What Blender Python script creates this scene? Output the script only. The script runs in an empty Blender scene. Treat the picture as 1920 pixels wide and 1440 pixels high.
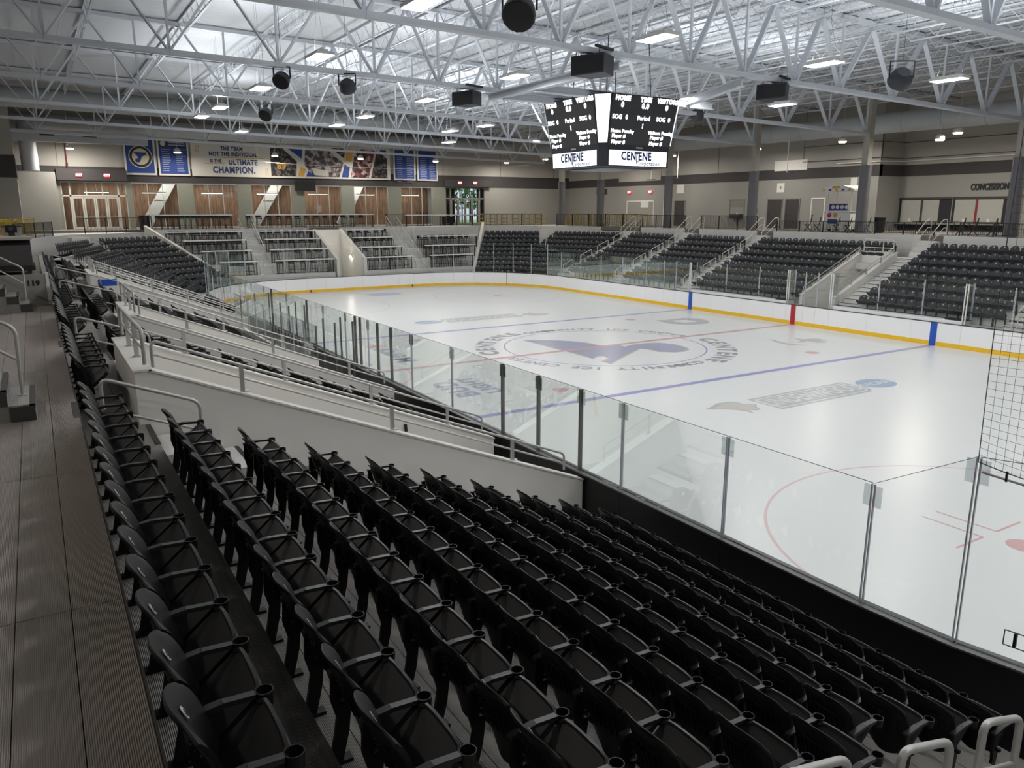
import bpy, math, random
from mathutils import Vector, Matrix
random.seed(7)
S = bpy.context.scene
COL = S.collection
# ------------------------------------------------------------ camera, world, light, exposure
cam = bpy.data.cameras.new('camera'); camo = bpy.data.objects.new('camera', cam); COL.objects.link(camo)
CP = Vector((-27.30573647, 21.69937096, 6.08250537)); YAW, PIT, ROL = map(math.radians, (-31.5256869, -12.7816742, -0.07238737))
f_ = Vector((math.cos(PIT)*math.cos(YAW), math.cos(PIT)*math.sin(YAW), math.sin(PIT)))
r_ = f_.cross(Vector((0, 0, 1))).normalized(); u_ = r_.cross(f_)
r2 = r_*math.cos(ROL)+u_*math.sin(ROL); u2 = -r_*math.sin(ROL)+u_*math.cos(ROL)
camo.matrix_world = Matrix(((r2.x, u2.x, -f_.x, CP.x), (r2.y, u2.y, -f_.y, CP.y), (r2.z, u2.z, -f_.z, CP.z), (0, 0, 0, 1)))
cam.sensor_width = 36; cam.lens = 36*1436.258/1920; cam.clip_start = .05; cam.clip_end = 300
S.camera = camo
W = bpy.data.worlds.new('world'); S.world = W; W.use_nodes = True
W.node_tree.nodes['Background'].inputs[0].default_value = (.75, .85, 1, 1)
W.node_tree.nodes['Background'].inputs[1].default_value = 1.0
S.view_settings.view_transform = 'Standard'; S.view_settings.look = 'None'
S.view_settings.gamma = 1; S.view_settings.use_curve_mapping = False
S.view_settings.exposure = 0.12
LAMP_W = 142.0      # each high-bay over the ice
UP_W = 112.0         # added upward fill above each high-bay, brightens the ceiling
DOME_W = 190.0       # each pendant over the concourse
NEAR_FILL_W = 75.0      # unseen pendants added to brighten the near walkway
LOBBY_W = 130.0
S.cycles.max_bounces = 7; S.cycles.diffuse_bounces = 4; S.cycles.glossy_bounces = 3; S.cycles.transparent_max_bounces = 14
S.cycles.caustics_reflective = False; S.cycles.caustics_refractive = False; S.cycles.sample_clamp_indirect = 4

def area(name, loc, sx, sy, w, col=(1, .97, .93), rot=(0, 0, 0), parent=None):
    l = bpy.data.lights.new(name, 'AREA'); l.shape = 'RECTANGLE'; l.size = sx; l.size_y = sy; l.energy = w; l.color = col
    o = bpy.data.objects.new(name, l); o.location = loc; o.rotation_euler = rot; COL.objects.link(o)
    if parent: o.parent = parent
    return o

# ------------------------------------------------------------ materials
def lin(c):
    return tuple((v/255/12.92 if v/255 <= .04045 else ((v/255+.055)/1.055)**2.4) for v in c)
MC = {}
def mat(name, rgb, rough=.6, metal=0.0, noise=0.0, nscale=3.0, bump=0.0, bscale=40.0, coat=0.0, stretch=None, spec=.5, ior=None, ribs=False):
    if name in MC: return MC[name]
    m = bpy.data.materials.new(name); m.use_nodes = True; nt = m.node_tree; N = nt.nodes; L = nt.links
    b = N['Principled BSDF']; c = lin(rgb)
    b.inputs['Base Color'].default_value = (*c, 1); b.inputs['Roughness'].default_value = rough; b.inputs['Metallic'].default_value = metal
    b.inputs['Specular IOR Level'].default_value = spec
    if ior: b.inputs['IOR'].default_value = ior
    if coat: b.inputs['Coat Weight'].default_value = coat; b.inputs['Coat Roughness'].default_value = .08
    if noise or bump:
        tc = N.new('ShaderNodeTexCoord'); mp = N.new('ShaderNodeMapping'); L.new(tc.outputs['Object'], mp.inputs[0])
        if stretch: mp.inputs['Scale'].default_value = stretch
    if noise:
        nz = N.new('ShaderNodeTexNoise'); nz.inputs['Scale'].default_value = nscale; nz.inputs['Detail'].default_value = 4
        L.new(mp.outputs[0], nz.inputs['Vector'])
        mx = N.new('ShaderNodeMix'); mx.data_type = 'RGBA'
        mx.inputs['A'].default_value = (*[v*(1-noise) for v in c], 1); mx.inputs['B'].default_value = (*[min(1, v*(1+noise)) for v in c], 1)
        L.new(nz.outputs['Fac'], mx.inputs['Factor']); L.new(mx.outputs['Result'], b.inputs['Base Color'])
    if bump:
        if ribs:
            m2 = N.new('ShaderNodeMapping'); m2.inputs['Scale'].default_value = (0, 1, 0); L.new(tc.outputs['Object'], m2.inputs[0])
            n2 = N.new('ShaderNodeTexWave'); n2.bands_direction = 'Y'; n2.inputs['Scale'].default_value = bscale; L.new(m2.outputs[0], n2.inputs['Vector'])
        else: n2 = N.new('ShaderNodeTexNoise'); n2.inputs['Scale'].default_value = bscale; L.new(mp.outputs[0], n2.inputs['Vector'])
        bp = N.new('ShaderNodeBump'); bp.inputs['Strength'].default_value = bump; bp.inputs['Distance'].default_value = .02
        L.new(n2.outputs['Fac'], bp.inputs['Height']); L.new(bp.outputs[0], b.inputs['Normal'])
    MC[name] = m; return m
def emis(name, rgb, s):
    if name in MC: return MC[name]
    m = bpy.data.materials.new(name); m.use_nodes = True; nt = m.node_tree; b = nt.nodes['Principled BSDF']
    b.inputs['Base Color'].default_value = (*lin(rgb), 1); b.inputs['Emission Color'].default_value = (*lin(rgb), 1); b.inputs['Emission Strength'].default_value = s
    MC[name] = m; return m
def glassmat(name, tint, refl=.5, rough=.02):
    m = bpy.data.materials.new(name); m.use_nodes = True; nt = m.node_tree; N = nt.nodes; L = nt.links
    for n in list(N):
        if n.type != 'OUTPUT_MATERIAL': N.remove(n)
    t = N.new('ShaderNodeBsdfTransparent'); t.inputs[0].default_value = (*tint, 1)
    g = N.new('ShaderNodeBsdfGlossy'); g.inputs['Roughness'].default_value = rough; g.inputs[0].default_value = (.9, 1, .95, 1)
    fr = N.new('ShaderNodeFresnel'); fr.inputs[0].default_value = 1.35
    mu = N.new('ShaderNodeMath'); mu.operation = 'MULTIPLY'; mu.inputs[1].default_value = refl; L.new(fr.outputs[0], mu.inputs[0])
    mx = N.new('ShaderNodeMixShader'); L.new(mu.outputs[0], mx.inputs[0]); L.new(t.outputs[0], mx.inputs[1]); L.new(g.outputs[0], mx.inputs[2])
    L.new(mx.outputs[0], N['Material Output'].inputs[0]); MC[name] = m; return m

ICE = mat('ice', (216, 219, 218), .28, noise=.03, nscale=.35, bump=.03, bscale=3.0, spec=.28)
def icepaint(n, rgb): return mat('ice_'+n, tuple(v*.93 for v in rgb), .28, bump=.03, bscale=3.0, spec=.28)
SEAT = mat('black_plastic', (12, 12, 14), .45, noise=.15, nscale=9, spec=.3)
SEATR = mat('black_plastic_edge', (30, 31, 33), .38, spec=.5)
DISC = mat('number_disc', (205, 205, 200), .4)
ALU = mat('aluminium_tread', (150, 147, 142), .47, metal=.45, noise=.22, nscale=1.4, stretch=(.25, 2.2, 1), bump=.5, bscale=30, ribs=True)
ALUD = mat('walkway_decking', (142, 134, 128), .5, metal=.3, noise=.3, nscale=1.1, stretch=(.6, 1.6, 1), bump=.5, bscale=30, ribs=True)
ALUF = mat('pale_riser', (226, 225, 221), .5, metal=.2, noise=.1, nscale=1.0)
NOSE = mat('dark_nosing', (62, 60, 59), .7)
RAIL = mat('rail_aluminium', (188, 187, 184), .42, metal=.45, noise=.05)
VOM = mat('cream_wall_paint', (236, 234, 228), .7, noise=.05, nscale=1.2)
CAPM = mat('pale_cap', (224, 222, 216), .55)
BLK = mat('black_steel', (24, 24, 26), .45)
BLKM = mat('dark_post', (78, 78, 78), .4, metal=.5)
POSTC = mat('clear_post_aluminium', (206, 208, 218), .35, metal=.15)
POSTD = mat('grey_dark_post', (118, 118, 116), .4, metal=.4)
BOARDW = mat('white_board', (240, 240, 241), .3, noise=.02, nscale=.6)
BOARDB = mat('black_board_back', (27, 28, 31), .5, noise=.2, nscale=2)
KICK = mat('yellow_kickplate', (232, 186, 40), .35)
CAPD = mat('dark_cap_rail', (52, 53, 56), .35)
CAPG = mat('grey_cap_rail', (104, 104, 104), .4, metal=.3)
BLUE = mat('board_blue', (28, 82, 178), .35); RED = mat('board_red', (176, 32, 52), .35)
GLASS = glassmat('rink_glass_clear', (.985, .99, .987), .4)
WGLASS = glassmat('window_glass', (.86, .88, .87), .9)
TRUSS = mat('truss_paint', (206, 210, 216), .5, noise=.04)
DECK = mat('roof_deck_paint', (212, 214, 217), .55, noise=.07, nscale=.5)
DARKSEAM = mat('dark_seam', (70, 74, 84), .7)
WALLU = mat('upper_wall', (172, 169, 163), .85, noise=.05, nscale=.6, bump=.05, bscale=5)
WALLB = mat('wall_band', (66, 63, 64), .8, noise=.04)
WALLL = mat('lower_wall', (152, 151, 146), .85, noise=.05, nscale=.5)
WALLG = mat('grey_green_wall', (134, 136, 124), .85, noise=.05)
DUCT = mat('galvanised_duct', (186, 190, 194), .5, metal=.1, noise=.06)
CONC = mat('concourse_concrete', (120, 116, 110), .75, noise=.1, nscale=.8)
COLM = mat('column_grey', (108, 107, 110), .55, noise=.04)
COLU = mat('column_pale', (170, 165, 156), .6)
WOOD = None

# ------------------------------------------------------------ mesh builder
class MB:
    def __init__(s): s.v = []; s.f = []
    def quad(s, a, b, c, d): n = len(s.v); s.v += [tuple(a), tuple(b), tuple(c), tuple(d)]; s.f.append((n, n+1, n+2, n+3)); return s
    def box(s, x0, x1, y0, y1, z0, z1):
        n = len(s.v); s.v += [(x, y, z) for z in (z0, z1) for y in (y0, y1) for x in (x0, x1)]
        s.f += [(n+a, n+b, n+c, n+d) for a, b, c, d in ((0, 2, 3, 1), (4, 5, 7, 6), (0, 1, 5, 4), (2, 6, 7, 3), (0, 4, 6, 2), (1, 3, 7, 5))]; return s
    def bar(s, p, q, w, h, up=(0, 0, 1)):
        p = Vector(p); q = Vector(q); d = (q-p).normalized(); up = Vector(up)
        if abs(d.dot(up)) > .98: up = Vector((1, 0, 0)) if abs(d.x) < .9 else Vector((0, 1, 0))
        a = d.cross(up).normalized()*w/2; b = a.cross(d).normalized()*h/2; n = len(s.v)
        for c in (p, q): s.v += [tuple(c-a-b), tuple(c+a-b), tuple(c+a+b), tuple(c-a+b)]
        s.f += [(n+3, n+2, n+1, n), (n+4, n+5, n+6, n+7)]+[(n+i, n+(i+1) % 4, n+4+(i+1) % 4, n+4+i) for i in range(4)]; return s
    def prism(s, pts, axis, a0, a1):
        """polygon pts (2D) extruded along axis 'x','y' or 'z'"""
        n = len(s.v); k = len(pts)
        for a in (a0, a1):
            for p, q in pts: s.v.append((a, p, q) if axis == 'x' else (p, a, q) if axis == 'y' else (p, q, a))
        s.f += [tuple(range(n+k-1, n-1, -1)), tuple(range(n+k, n+2*k))]+[(n+i, n+(i+1) % k, n+k+(i+1) % k, n+k+i) for i in range(k)]; return s
    def tube(s, path, r, n=8, cap=True):
        P = [Vector(p) for p in path]; m = len(P); b0 = len(s.v); ref = None
        for i, p in enumerate(P):
            t = ((P[min(i+1, m-1)]-p).normalized()+(p-P[max(i-1, 0)]).normalized())
            t = t.normalized() if t.length > 1e-6 else (P[min(i+1, m-1)]-p).normalized()
            if ref is None:
                ref = t.cross(Vector((0, 0, 1)))
                if ref.length < .1: ref = t.cross(Vector((1, 0, 0)))
            a = (ref-t*ref.dot(t)).normalized(); ref = a; b = t.cross(a)
            rr = r[i] if isinstance(r, (list, tuple)) else r
            for k in range(n):
                w = 2*math.pi*k/n; s.v.append(tuple(p+a*math.cos(w)*rr+b*math.sin(w)*rr))
        for i in range(m-1):
            for k in range(n):
                s.f.append((b0+i*n+k, b0+i*n+(k+1) % n, b0+(i+1)*n+(k+1) % n, b0+(i+1)*n+k))
        if cap: s.f += [tuple(range(b0+n-1, b0-1, -1)), tuple(range(b0+(m-1)*n, b0+m*n))]
        return s
    def mesh(s, name, mt, smooth=False):
        m = bpy.data.meshes.new(name); m.from_pydata(s.v, [], s.f); m.materials.append(mt)
        if smooth: m.polygons.foreach_set('use_smooth', [True]*len(m.polygons)); m.set_sharp_from_angle(angle=.7)
        return m
def ob(name, data, parent=None, M=None, kind=None, label=None, cat=None, group=None):
    o = bpy.data.objects.new(name, data); COL.objects.link(o)
    if parent is not None: o.parent = parent
    if M is not None: o.matrix_basis = M
    if kind: o['kind'] = kind
    if label: o['label'] = label
    if cat: o['category'] = cat
    if group: o['group'] = group
    return o
def thing(name, label, cat, M=None, group=None, kind=None): return ob(name, None, None, M, kind, label, cat, group)
def part(name, mb, mt, parent, smooth=False, M=None, kind=None, label=None): return ob(name, mb.mesh(name, mt, smooth), parent, M, kind, label)
def struct(name, mb, mt, label=None, cat=None, parent=None): return ob(name, mb.mesh(name, mt), parent, None, 'structure', label, cat)
def T(x, y, z, a=0): return Matrix.Translation((x, y, z)) @ Matrix.Rotation(a, 4, 'Z')
def fillet(path, r, n=4):
    P = [Vector(p) for p in path]; out = [P[0]]
    for i in range(1, len(P)-1):
        a = P[i-1]-P[i]; b = P[i+1]-P[i]; k = min(r, a.length*.45, b.length*.45)
        p0 = P[i]+a.normalized()*k; p1 = P[i]+b.normalized()*k
        for j in range(n+1):
            t = j/n; out.append(p0*(1-t)**2+P[i]*2*t*(1-t)+p1*t*t)
    out.append(P[-1]); return out
def text_mesh(body, size, bold=0.0, depth=0.002, align='CENTER', sx=1.0):
    c = bpy.data.curves.new('lettering', 'FONT'); c.body = body; c.size = size; c.align_x = align; c.align_y = 'CENTER'
    c.offset = bold; c.extrude = depth; c.resolution_u = 3; c.space_character = 1+bold/size*2.5
    t = bpy.data.objects.new('lettering', c); COL.objects.link(t)
    m = bpy.data.meshes.new_from_object(t); bpy.data.objects.remove(t); bpy.data.curves.remove(c)
    if sx != 1:
        for v in m.vertices: v.co.x *= sx
    return m
def lettering(body, size, origin, xd, ud, mt, parent, bold=0.0, depth=.002, align='CENTER', sx=1.0, name='lettering'):
    m = text_mesh(body, size, bold, depth, align, sx); m.materials.append(mt)
    X = Vector(xd).normalized(); U = Vector(ud).normalized(); Z = X.cross(U)
    M = Matrix(((X.x, U.x, Z.x, origin[0]), (X.y, U.y, Z.y, origin[1]), (X.z, U.z, Z.z, origin[2]), (0, 0, 0, 1)))
    return ob(name, m, parent, M)
ORD = ['first', 'second', 'third', 'fourth', 'fifth', 'sixth', 'seventh', 'eighth', 'ninth', 'tenth', 'eleventh', 'twelfth', 'thirteenth', 'fourteenth', 'fifteenth', 'sixteenth', 'seventeenth', 'eighteenth', 'nineteenth', 'twentieth', 'twenty-first', 'twenty-second', 'twenty-third', 'twenty-fourth', 'twenty-fifth', 'twenty-sixth', 'twenty-seventh', 'twenty-eighth', 'twenty-ninth', 'thirtieth']
PI = math.pi
CZ = 4.68

# ------------------------------------------------------------ ice and floor
HX, HY, CR = 30.48, 12.954, 8.534
def arc(cx, cy, r, a0, a1, n): return [(cx+r*math.cos(math.radians(a0+(a1-a0)*i/n)), cy+r*math.sin(math.radians(a0+(a1-a0)*i/n))) for i in range(n+1)]
def rink(off, n=16):
    r = CR+off; p = []
    for cx, cy, a in ((HX-CR, HY-CR, 0), (-HX+CR, HY-CR, 90), (-HX+CR, -HY+CR, 180), (HX-CR, -HY+CR, 270)): p += arc(cx, cy, r, a, a+90, n)
    return p
struct('floor', MB().box(-48, 50, -36, 34, -.4, -.06), CONC, 'grey concrete slab under the whole arena')
ice = ob('ice_sheet', MB().prism(rink(0), 'z', -.05, 0).mesh('ice_sheet', ICE), None, None, 'structure', 'white glossy ice sheet of the rink')
IB, IR = icepaint('blue', (160, 162, 208)), icepaint('red', (214, 172, 174))
ID, IG, INB, IBL = icepaint('darkgrey', (158, 160, 166)), icepaint('grey', (188, 190, 191)), icepaint('notice_blue', (164, 184, 208)), icepaint('slate', (166, 171, 194))
IRF, ITAN, IRD = icepaint('faint_red', (224, 196, 196)), icepaint('tan', (206, 190, 164)), icepaint('dot_red', (218, 176, 178))
def flat(name, pts, z, mt, parent=ice): return part(name, MB().prism(pts, 'z', z-.0006, z), mt, parent)
def ring(name, cx, cy, r, w, mt, z=.002, n=72, a0=0, a1=360):
    mb = MB(); k = n
    for i in range(k):
        t0, t1 = (math.radians(a0+(a1-a0)*j/k) for j in (i, i+1))
        mb.quad(*[(cx+rr*math.cos(t), cy+rr*math.sin(t), z) for rr, t in ((r-w/2, t0), (r+w/2, t0), (r+w/2, t1), (r-w/2, t1))])
    return part(name, mb, mt, ice)
def disc(name, cx, cy, r, mt, z=.002, n=28): return flat(name, arc(cx, cy, r, 0, 360-360/n, n-1), z, mt)
for sx in (7.77, -7.77): flat('blue_line', [(sx-.15, -HY+.02), (sx+.15, -HY+.02), (sx+.15, HY-.02), (sx-.15, HY-.02)], .0022, IB)
flat('centre_line', [(-.15, -HY+.02), (.15, -HY+.02), (.15, HY-.02), (-.15, HY-.02)], .005, IR)
ring('centre_circle', 0, 0, 4.572, .07, IB, .003)
ring('referee_crease', 0, HY-.02, 3.05, .05, IR, .003, 36, 182, 358)
for s in (1, -1):
    gx = 27.13*s; yy = HY-CR+math.sqrt(CR**2-(27.13-HX+CR)**2)
    flat('goal_line', [(gx-.03, -yy+.03), (gx+.03, -yy+.03), (gx+.03, yy-.03), (gx-.03, yy-.03)], .0022, IRF)
    for t in (1, -1):
        cx, cy = 21.03*s, 6.71*t
        ring('faceoff_circle', cx, cy, 4.572, .06, IRF, .002); disc('faceoff_dot', cx, cy, .3, IRD)
        disc('neutral_zone_dot', 6.1*s, 6.71*t, .3, IRD)
        for a in (1, -1):
            for b in (1, -1):
                x0, y0 = cx+.61*a, cy+.25*b
                flat('hash_mark', [(x0, y0-.025), (x0+1.2*a, y0-.025), (x0+1.2*a, y0+.025), (x0, y0+.025)][::a], .0025, IRD)
                flat('hash_mark', [(x0-.025, y0), (x0+.025, y0), (x0+.025, y0+.9*b), (x0-.025, y0+.9*b)][::b], .0028, IRD)
                flat('hash_mark', [(cx+.86*a-.025, cy+4.57*b), (cx+.86*a+.025, cy+4.57*b), (cx+.86*a+.025, cy+5.15*b), (cx+.86*a-.025, cy+5.15*b)][::b], .0025, IRF)
    flat('goal_crease', [(gx, -1.2)]+[(gx-s*(1.35+.45*math.cos(a)), 1.2*math.sin(a)/1.0) for a in [(-PI/2+PI*i/8) for i in range(9)]]+[(gx, 1.2)], .003, icepaint('crease', (190, 200, 232)))
    for t in (1, -1): flat('trapezoid_line', [(gx, 3.35*t), (gx, 3.41*t), (30.4*s, 4.3*t), (30.4*s, 4.24*t)][::s*t], .002, IRF)
# painted marks, both halves the same turned half a circle
note = [(3.28, 2.31), (3.2, 1.93), (2.67, 1.08), (1.89, 0.4), (1.07, 0.04), (0.29, 0.03), (-0.01, -0.44), (-0.03, -0.78), (-0.58, -0.76), (-0.33, -1.42), (-0.35, -2.23), (-0.62, -2.82), (-1.3, -3.13), (-2.18, -3.03), (-2.71, -2.71), (-2.98, -2.17), (-2.9, -1.62), (-2.41, -1.11), (-1.72, -1.12), (-1.38, -1.01), (-2.5, 0.83), (-3.47, 2.34), (-2.86, 2.44), (-2.36, 1.69), (-1.91, 1.58), (-1.89, 1.8), (-2.23, 2.34), (-1.59, 2.29), (-0.57, 2.26), (0.67, 2.28), (2.16, 2.27)]
note = note[::-1]
def inset(pts, d):
    out = []; n = len(pts)
    for i in range(n):
        a, b, c = Vector(pts[i-1]), Vector(pts[i]), Vector(pts[(i+1) % n])
        e1 = (b-a).normalized(); e2 = (c-b).normalized(); nn = Vector((-(e1.y+e2.y), e1.x+e2.x))
        if nn.length < 1e-6: nn = Vector((-e1.y, e1.x))
        out.append(tuple(b+nn.normalized()*d))
    return out
ar = sum(note[i-1][0]*note[i][1]-note[i][0]*note[i-1][1] for i in range(len(note)))
sg = 1 if ar > 0 else -1
flat('centre_emblem', note, .003, IG); flat('centre_emblem', inset(note, .06*sg), .0036, ITAN); flat('centre_emblem', inset(note, .13*sg), .0042, IBL)
for k in range(6):
    x0 = 2.5-k*.62; flat('emblem_stripe', [(x0, 2.1), (x0-.05, 2.1), (x0-1.2, .45+.0*k), (x0-1.15, .45)], .0048, IG) if k > 1 else None
def arc_text(body, R, amid, size, adv, mt, bold):
    n = len(body)
    for i, ch in enumerate(body):
        if ch == ' ': continue
        a = amid-(i-(n-1)/2)*adv; ar_ = math.radians(a)
        lettering(ch, size, (R*math.cos(ar_), R*math.sin(ar_), .003), (math.sin(ar_), -math.cos(ar_), 0), (math.cos(ar_), math.sin(ar_), 0), mt, ice, bold, .0005)
for k in (0, 180):
    arc_text('CENTENE', 5.42, 48+k, 1.12, 9.6, ID, .05)
    arc_text('COMMUNITY ICE CENTER', 5.1, -38+k, .66, 5.1, ID, .02)
    s = 1 if k == 0 else -1
    def P(pts, s=s): return [(x*s, y*s) for x, y in pts]
    flat('sponsor_plate', P([(-10.5, 2.35), (-11.95, 2.35), (-11.95, -2.2), (-11.7, -2.55), (-10.5, -2.55)]), .002, IG)
    flat('sponsor_plate', P([(-10.62, 2.22), (-11.83, 2.22), (-11.83, -2.15), (-11.64, -2.43), (-10.62, -2.43)]), .0026, icepaint('pale', (224, 227, 228)))
    flat('sponsor_plate', P([(-10.7, 2.12), (-11.75, 2.12), (-11.75, -2.1), (-11.6, -2.33), (-10.7, -2.33)]), .003, IG)
    lettering('LINDENWOOD', 1.12, (-11.22*s, -.1*s, .0035), (0, -s, 0), (s, 0, 0), icepaint('pale', (224, 227, 228)), ice, .02, .0005, sx=.6)
    flat('round_emblem', [((-11.25+.62*math.cos(a))*s, (-3.5+.82*math.sin(a))*s) for a in [2*PI*i/32 for i in range(32)]], .002, INB)
    lettering('NCAA', .5, (-11.25*s, -3.5*s, .003), (0, -s, 0), (s, 0, 0), icepaint('pale', (224, 227, 228)), ice, .015, .0005)
    lion = [(-10.73, 4.43), (-10.35, 3.56), (-10.4, 3.08), (-10.59, 2.86), (-10.9, 2.87), (-11.13, 2.57), (-11.3, 2.79), (-11.61, 2.93), (-11.64, 3.15), (-11.48, 3.32), (-11.87, 3.52), (-11.57, 3.52), (-11.29, 3.63), (-10.97, 3.95)]
    flat('lion_head_emblem', P(lion)[::-1], .002, IG); flat('lion_head_emblem', P([(x*.82-2.0, y*.8+.62) for x, y in lion])[::-1], .0026, icepaint('sand', (204, 203, 194)))
# mercy, bud light, D, skater
flat('sponsor_outline', [(-1.82, 9.69), (-2.4, 7.85), (-5.7, 8.02), (-5.77, 9.93), (-4.9, 10.6), (-2.6, 10.5)], .002, IBL)
flat('sponsor_outline', inset([(-1.82, 9.69), (-2.4, 7.85), (-5.7, 8.02), (-5.77, 9.93), (-4.9, 10.6), (-2.6, 10.5)], .07), .0026, ICE)
lettering('BUD', 1.15, (-4.1, 9.75, .003), (1, 0, 0), (0, 1, 0), IBL, ice, .05, .0005); lettering('LIGHT', .85, (-4.0, 8.75, .003), (1, 0, 0), (0, 1, 0), IBL, ice, .05, .0005)
lettering('Mercy', 1.35, (3.0, 9.1, .003), (1, 0, 0), (0, 1, 0), icepaint('slate2', (160, 168, 184)), ice, .015, .0005)
for a in (0, 60, 120):
    c, s_ = math.cos(math.radians(a)), math.sin(math.radians(a)); flat('star_emblem', [(5.4-.45*c+.07*s_, 8.95-.45*s_-.07*c), (5.4+.45*c+.07*s_, 8.95+.45*s_-.07*c), (5.4+.45*c-.07*s_, 8.95+.45*s_+.07*c), (5.4-.45*c-.07*s_, 8.95-.45*s_+.07*c)], .002+a*1e-5, icepaint('star', (226, 160, 158)))
flat('letter_emblem', [(5.07, -7.64), (4.94, -8.42), (4.99, -9.74), (4.44, -10.39), (3.33, -10.09), (2.66, -9.29), (2.76, -8.27), (3.32, -7.7), (3.79, -7.48), (4.53, -7.6)][::-1], .002, IG)
flat('letter_emblem', [(4.58, -8.43), (4.35, -9.36), (3.51, -9.35), (3.48, -8.52), (4.05, -8.27)][::-1], .0026, ICE)
flat('skater_emblem', [(-2.57, -8.09), (-3.4, -7.84), (-4.1, -7.72), (-4.5, -7.95), (-4.85, -8.16), (-4.57, -7.7), (-4.12, -7.46), (-3.4, -7.52)], .002, IG)
flat('skater_emblem', [(-3.08, -9.24), (-3.57, -9.38), (-3.6, -9.87), (-3.85, -10.15), (-4.49, -9.9), (-4.38, -9.71), (-4.18, -9.71), (-4.78, -9.43), (-4.55, -9.05), (-3.99, -9.1), (-4.14, -8.58), (-3.92, -8.36), (-3.78, -8.87)], .002, IG)

# ------------------------------------------------------------ boards and glass
boards = thing('rink_boards', 'white dasher boards with yellow kick plate and glass round the ice', 'rink boards')
def strip(p0, p1, n0, n1, o0, o1, z0, z1):
    """solid between two plan points, offset o0..o1 outward"""
    mb = MB(); q = [Vector((*p, 0)) for p in (p0, p1)]; n = [Vector((*p, 0)) for p in (n0, n1)]
    a, b, c, d = q[0]+n[0]*o0, q[1]+n[1]*o0, q[1]+n[1]*o1, q[0]+n[0]*o1
    return mb.prism([(v.x, v.y) for v in (a, b, c, d)], 'z', z0, z1)
def perim():
    """plan stations (p, n, kind) counter-clockwise"""
    st = []
    def corner(cx, cy, a0, k=8, angs=None):
        for q in (angs or [a0+90*i/k for i in range(k+1)]):
            a = math.radians(q); n = (math.cos(a), math.sin(a)); st.append(((cx+CR*n[0], cy+CR*n[1]), n))
    cx, cy = HX-CR, HY-CR
    corner(cx, -cy, -90)
    for y in (-3.0, -1.5, 0, 1.5, 3.0): st.append(((HX, y), (1, 0)))
    corner(cx, cy, 0)
    for x in NEARX: st.append(((x, HY), (0, 1)))
    corner(-cx, cy, 90, 8, [97.5, 106, 116, 127, 138, 149, 160, 170, 180])
    for y in (3.0, 1.5, 0, -1.5, -3.0): st.append(((-HX, y), (-1, 0)))
    corner(-cx, -cy, 180)
    for x in FARX: st.append(((x, -HY), (0, -1)))
    return st
NEARX = [20.5, 18.1, 15.7, 13.3, 12.2, 10.9, 8.5, 7.2, 4.8, 2.0, 0.0, -2.35, -3.3, -3.75, -4.45, -5.25, -6.3, -7.78, -10.25, -12.77, -14.24, -15.73, -17.0, -19.48, -21.9]
FARX = [-20.6, -18.2, -15.8, -13.4, -11.0, -9.0, -6.66, -4.4, -2.2, -1.37, -.6, .52, 1.35, 3.7, 6.05, 7.98, 9.21, 10.33, 12.08, 14.54, 16.97, 19.41]
ST = perim(); NS = len(ST)
def is_far(p): return abs(p[1]+HY) < .01
def is_near(p): return abs(p[1]-HY) < .01
for i in range(NS):
    (p0, n0), (p1, n1) = ST[i], ST[(i+1) % NS]
    a, b = Vector(p0), Vector(p1)
    if (b-a).length < .05: continue
    g = (b-a).normalized()*.004; q0, q1 = tuple(a+g), tuple(b-g)
    part('board_panel', strip(q0, q1, n0, n1, 0, .03, 0, 1.05), BOARDW, boards)
    part('board_back', strip(q0, q1, n0, n1, .05, .11, 0, 1.05), BOARDB, boards)
    part('kick_plate', strip(q0, q1, n0, n1, -.012, 0, 0.002, .2), KICK, boards)
    part('cap_rail', strip(p0, p1, n0, n1, -.012, .06, 1.05, 1.085), CAPD, boards)
    part('cap_rail', strip(p0, p1, n0, n1, .06, .17, 1.045, 1.07), CAPG, boards)
for x, m, w in ((7.77, BLUE, .15), (-7.77, BLUE, .15), (0, RED, .15)):
    for s in (1, -1): part('line_stripe', MB().box(x-w, x+w, min(s*(HY-.02), s*(HY-.002)), max(s*(HY-.02), s*(HY-.002)), 0.002, 1.05), m, boards)
for s in (1, -1):
    yy = HY-CR+math.sqrt(CR**2-(27.13-HX+CR)**2)
    for t in (1, -1): part('goal_line_stripe', MB().bar((27.1*s, (yy-.02)*t, .0), (27.1*s, (yy-.02)*t, 1.04), .05, .03), RED, boards)
    for t in (1, -1): part('goal_line_stripe', MB().box(min(30.44*s, 30.465*s), max(30.44*s, 30.465*s), 4.2*t-.04, 4.2*t+.04, .002, .2), BLKM, boards)
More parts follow.
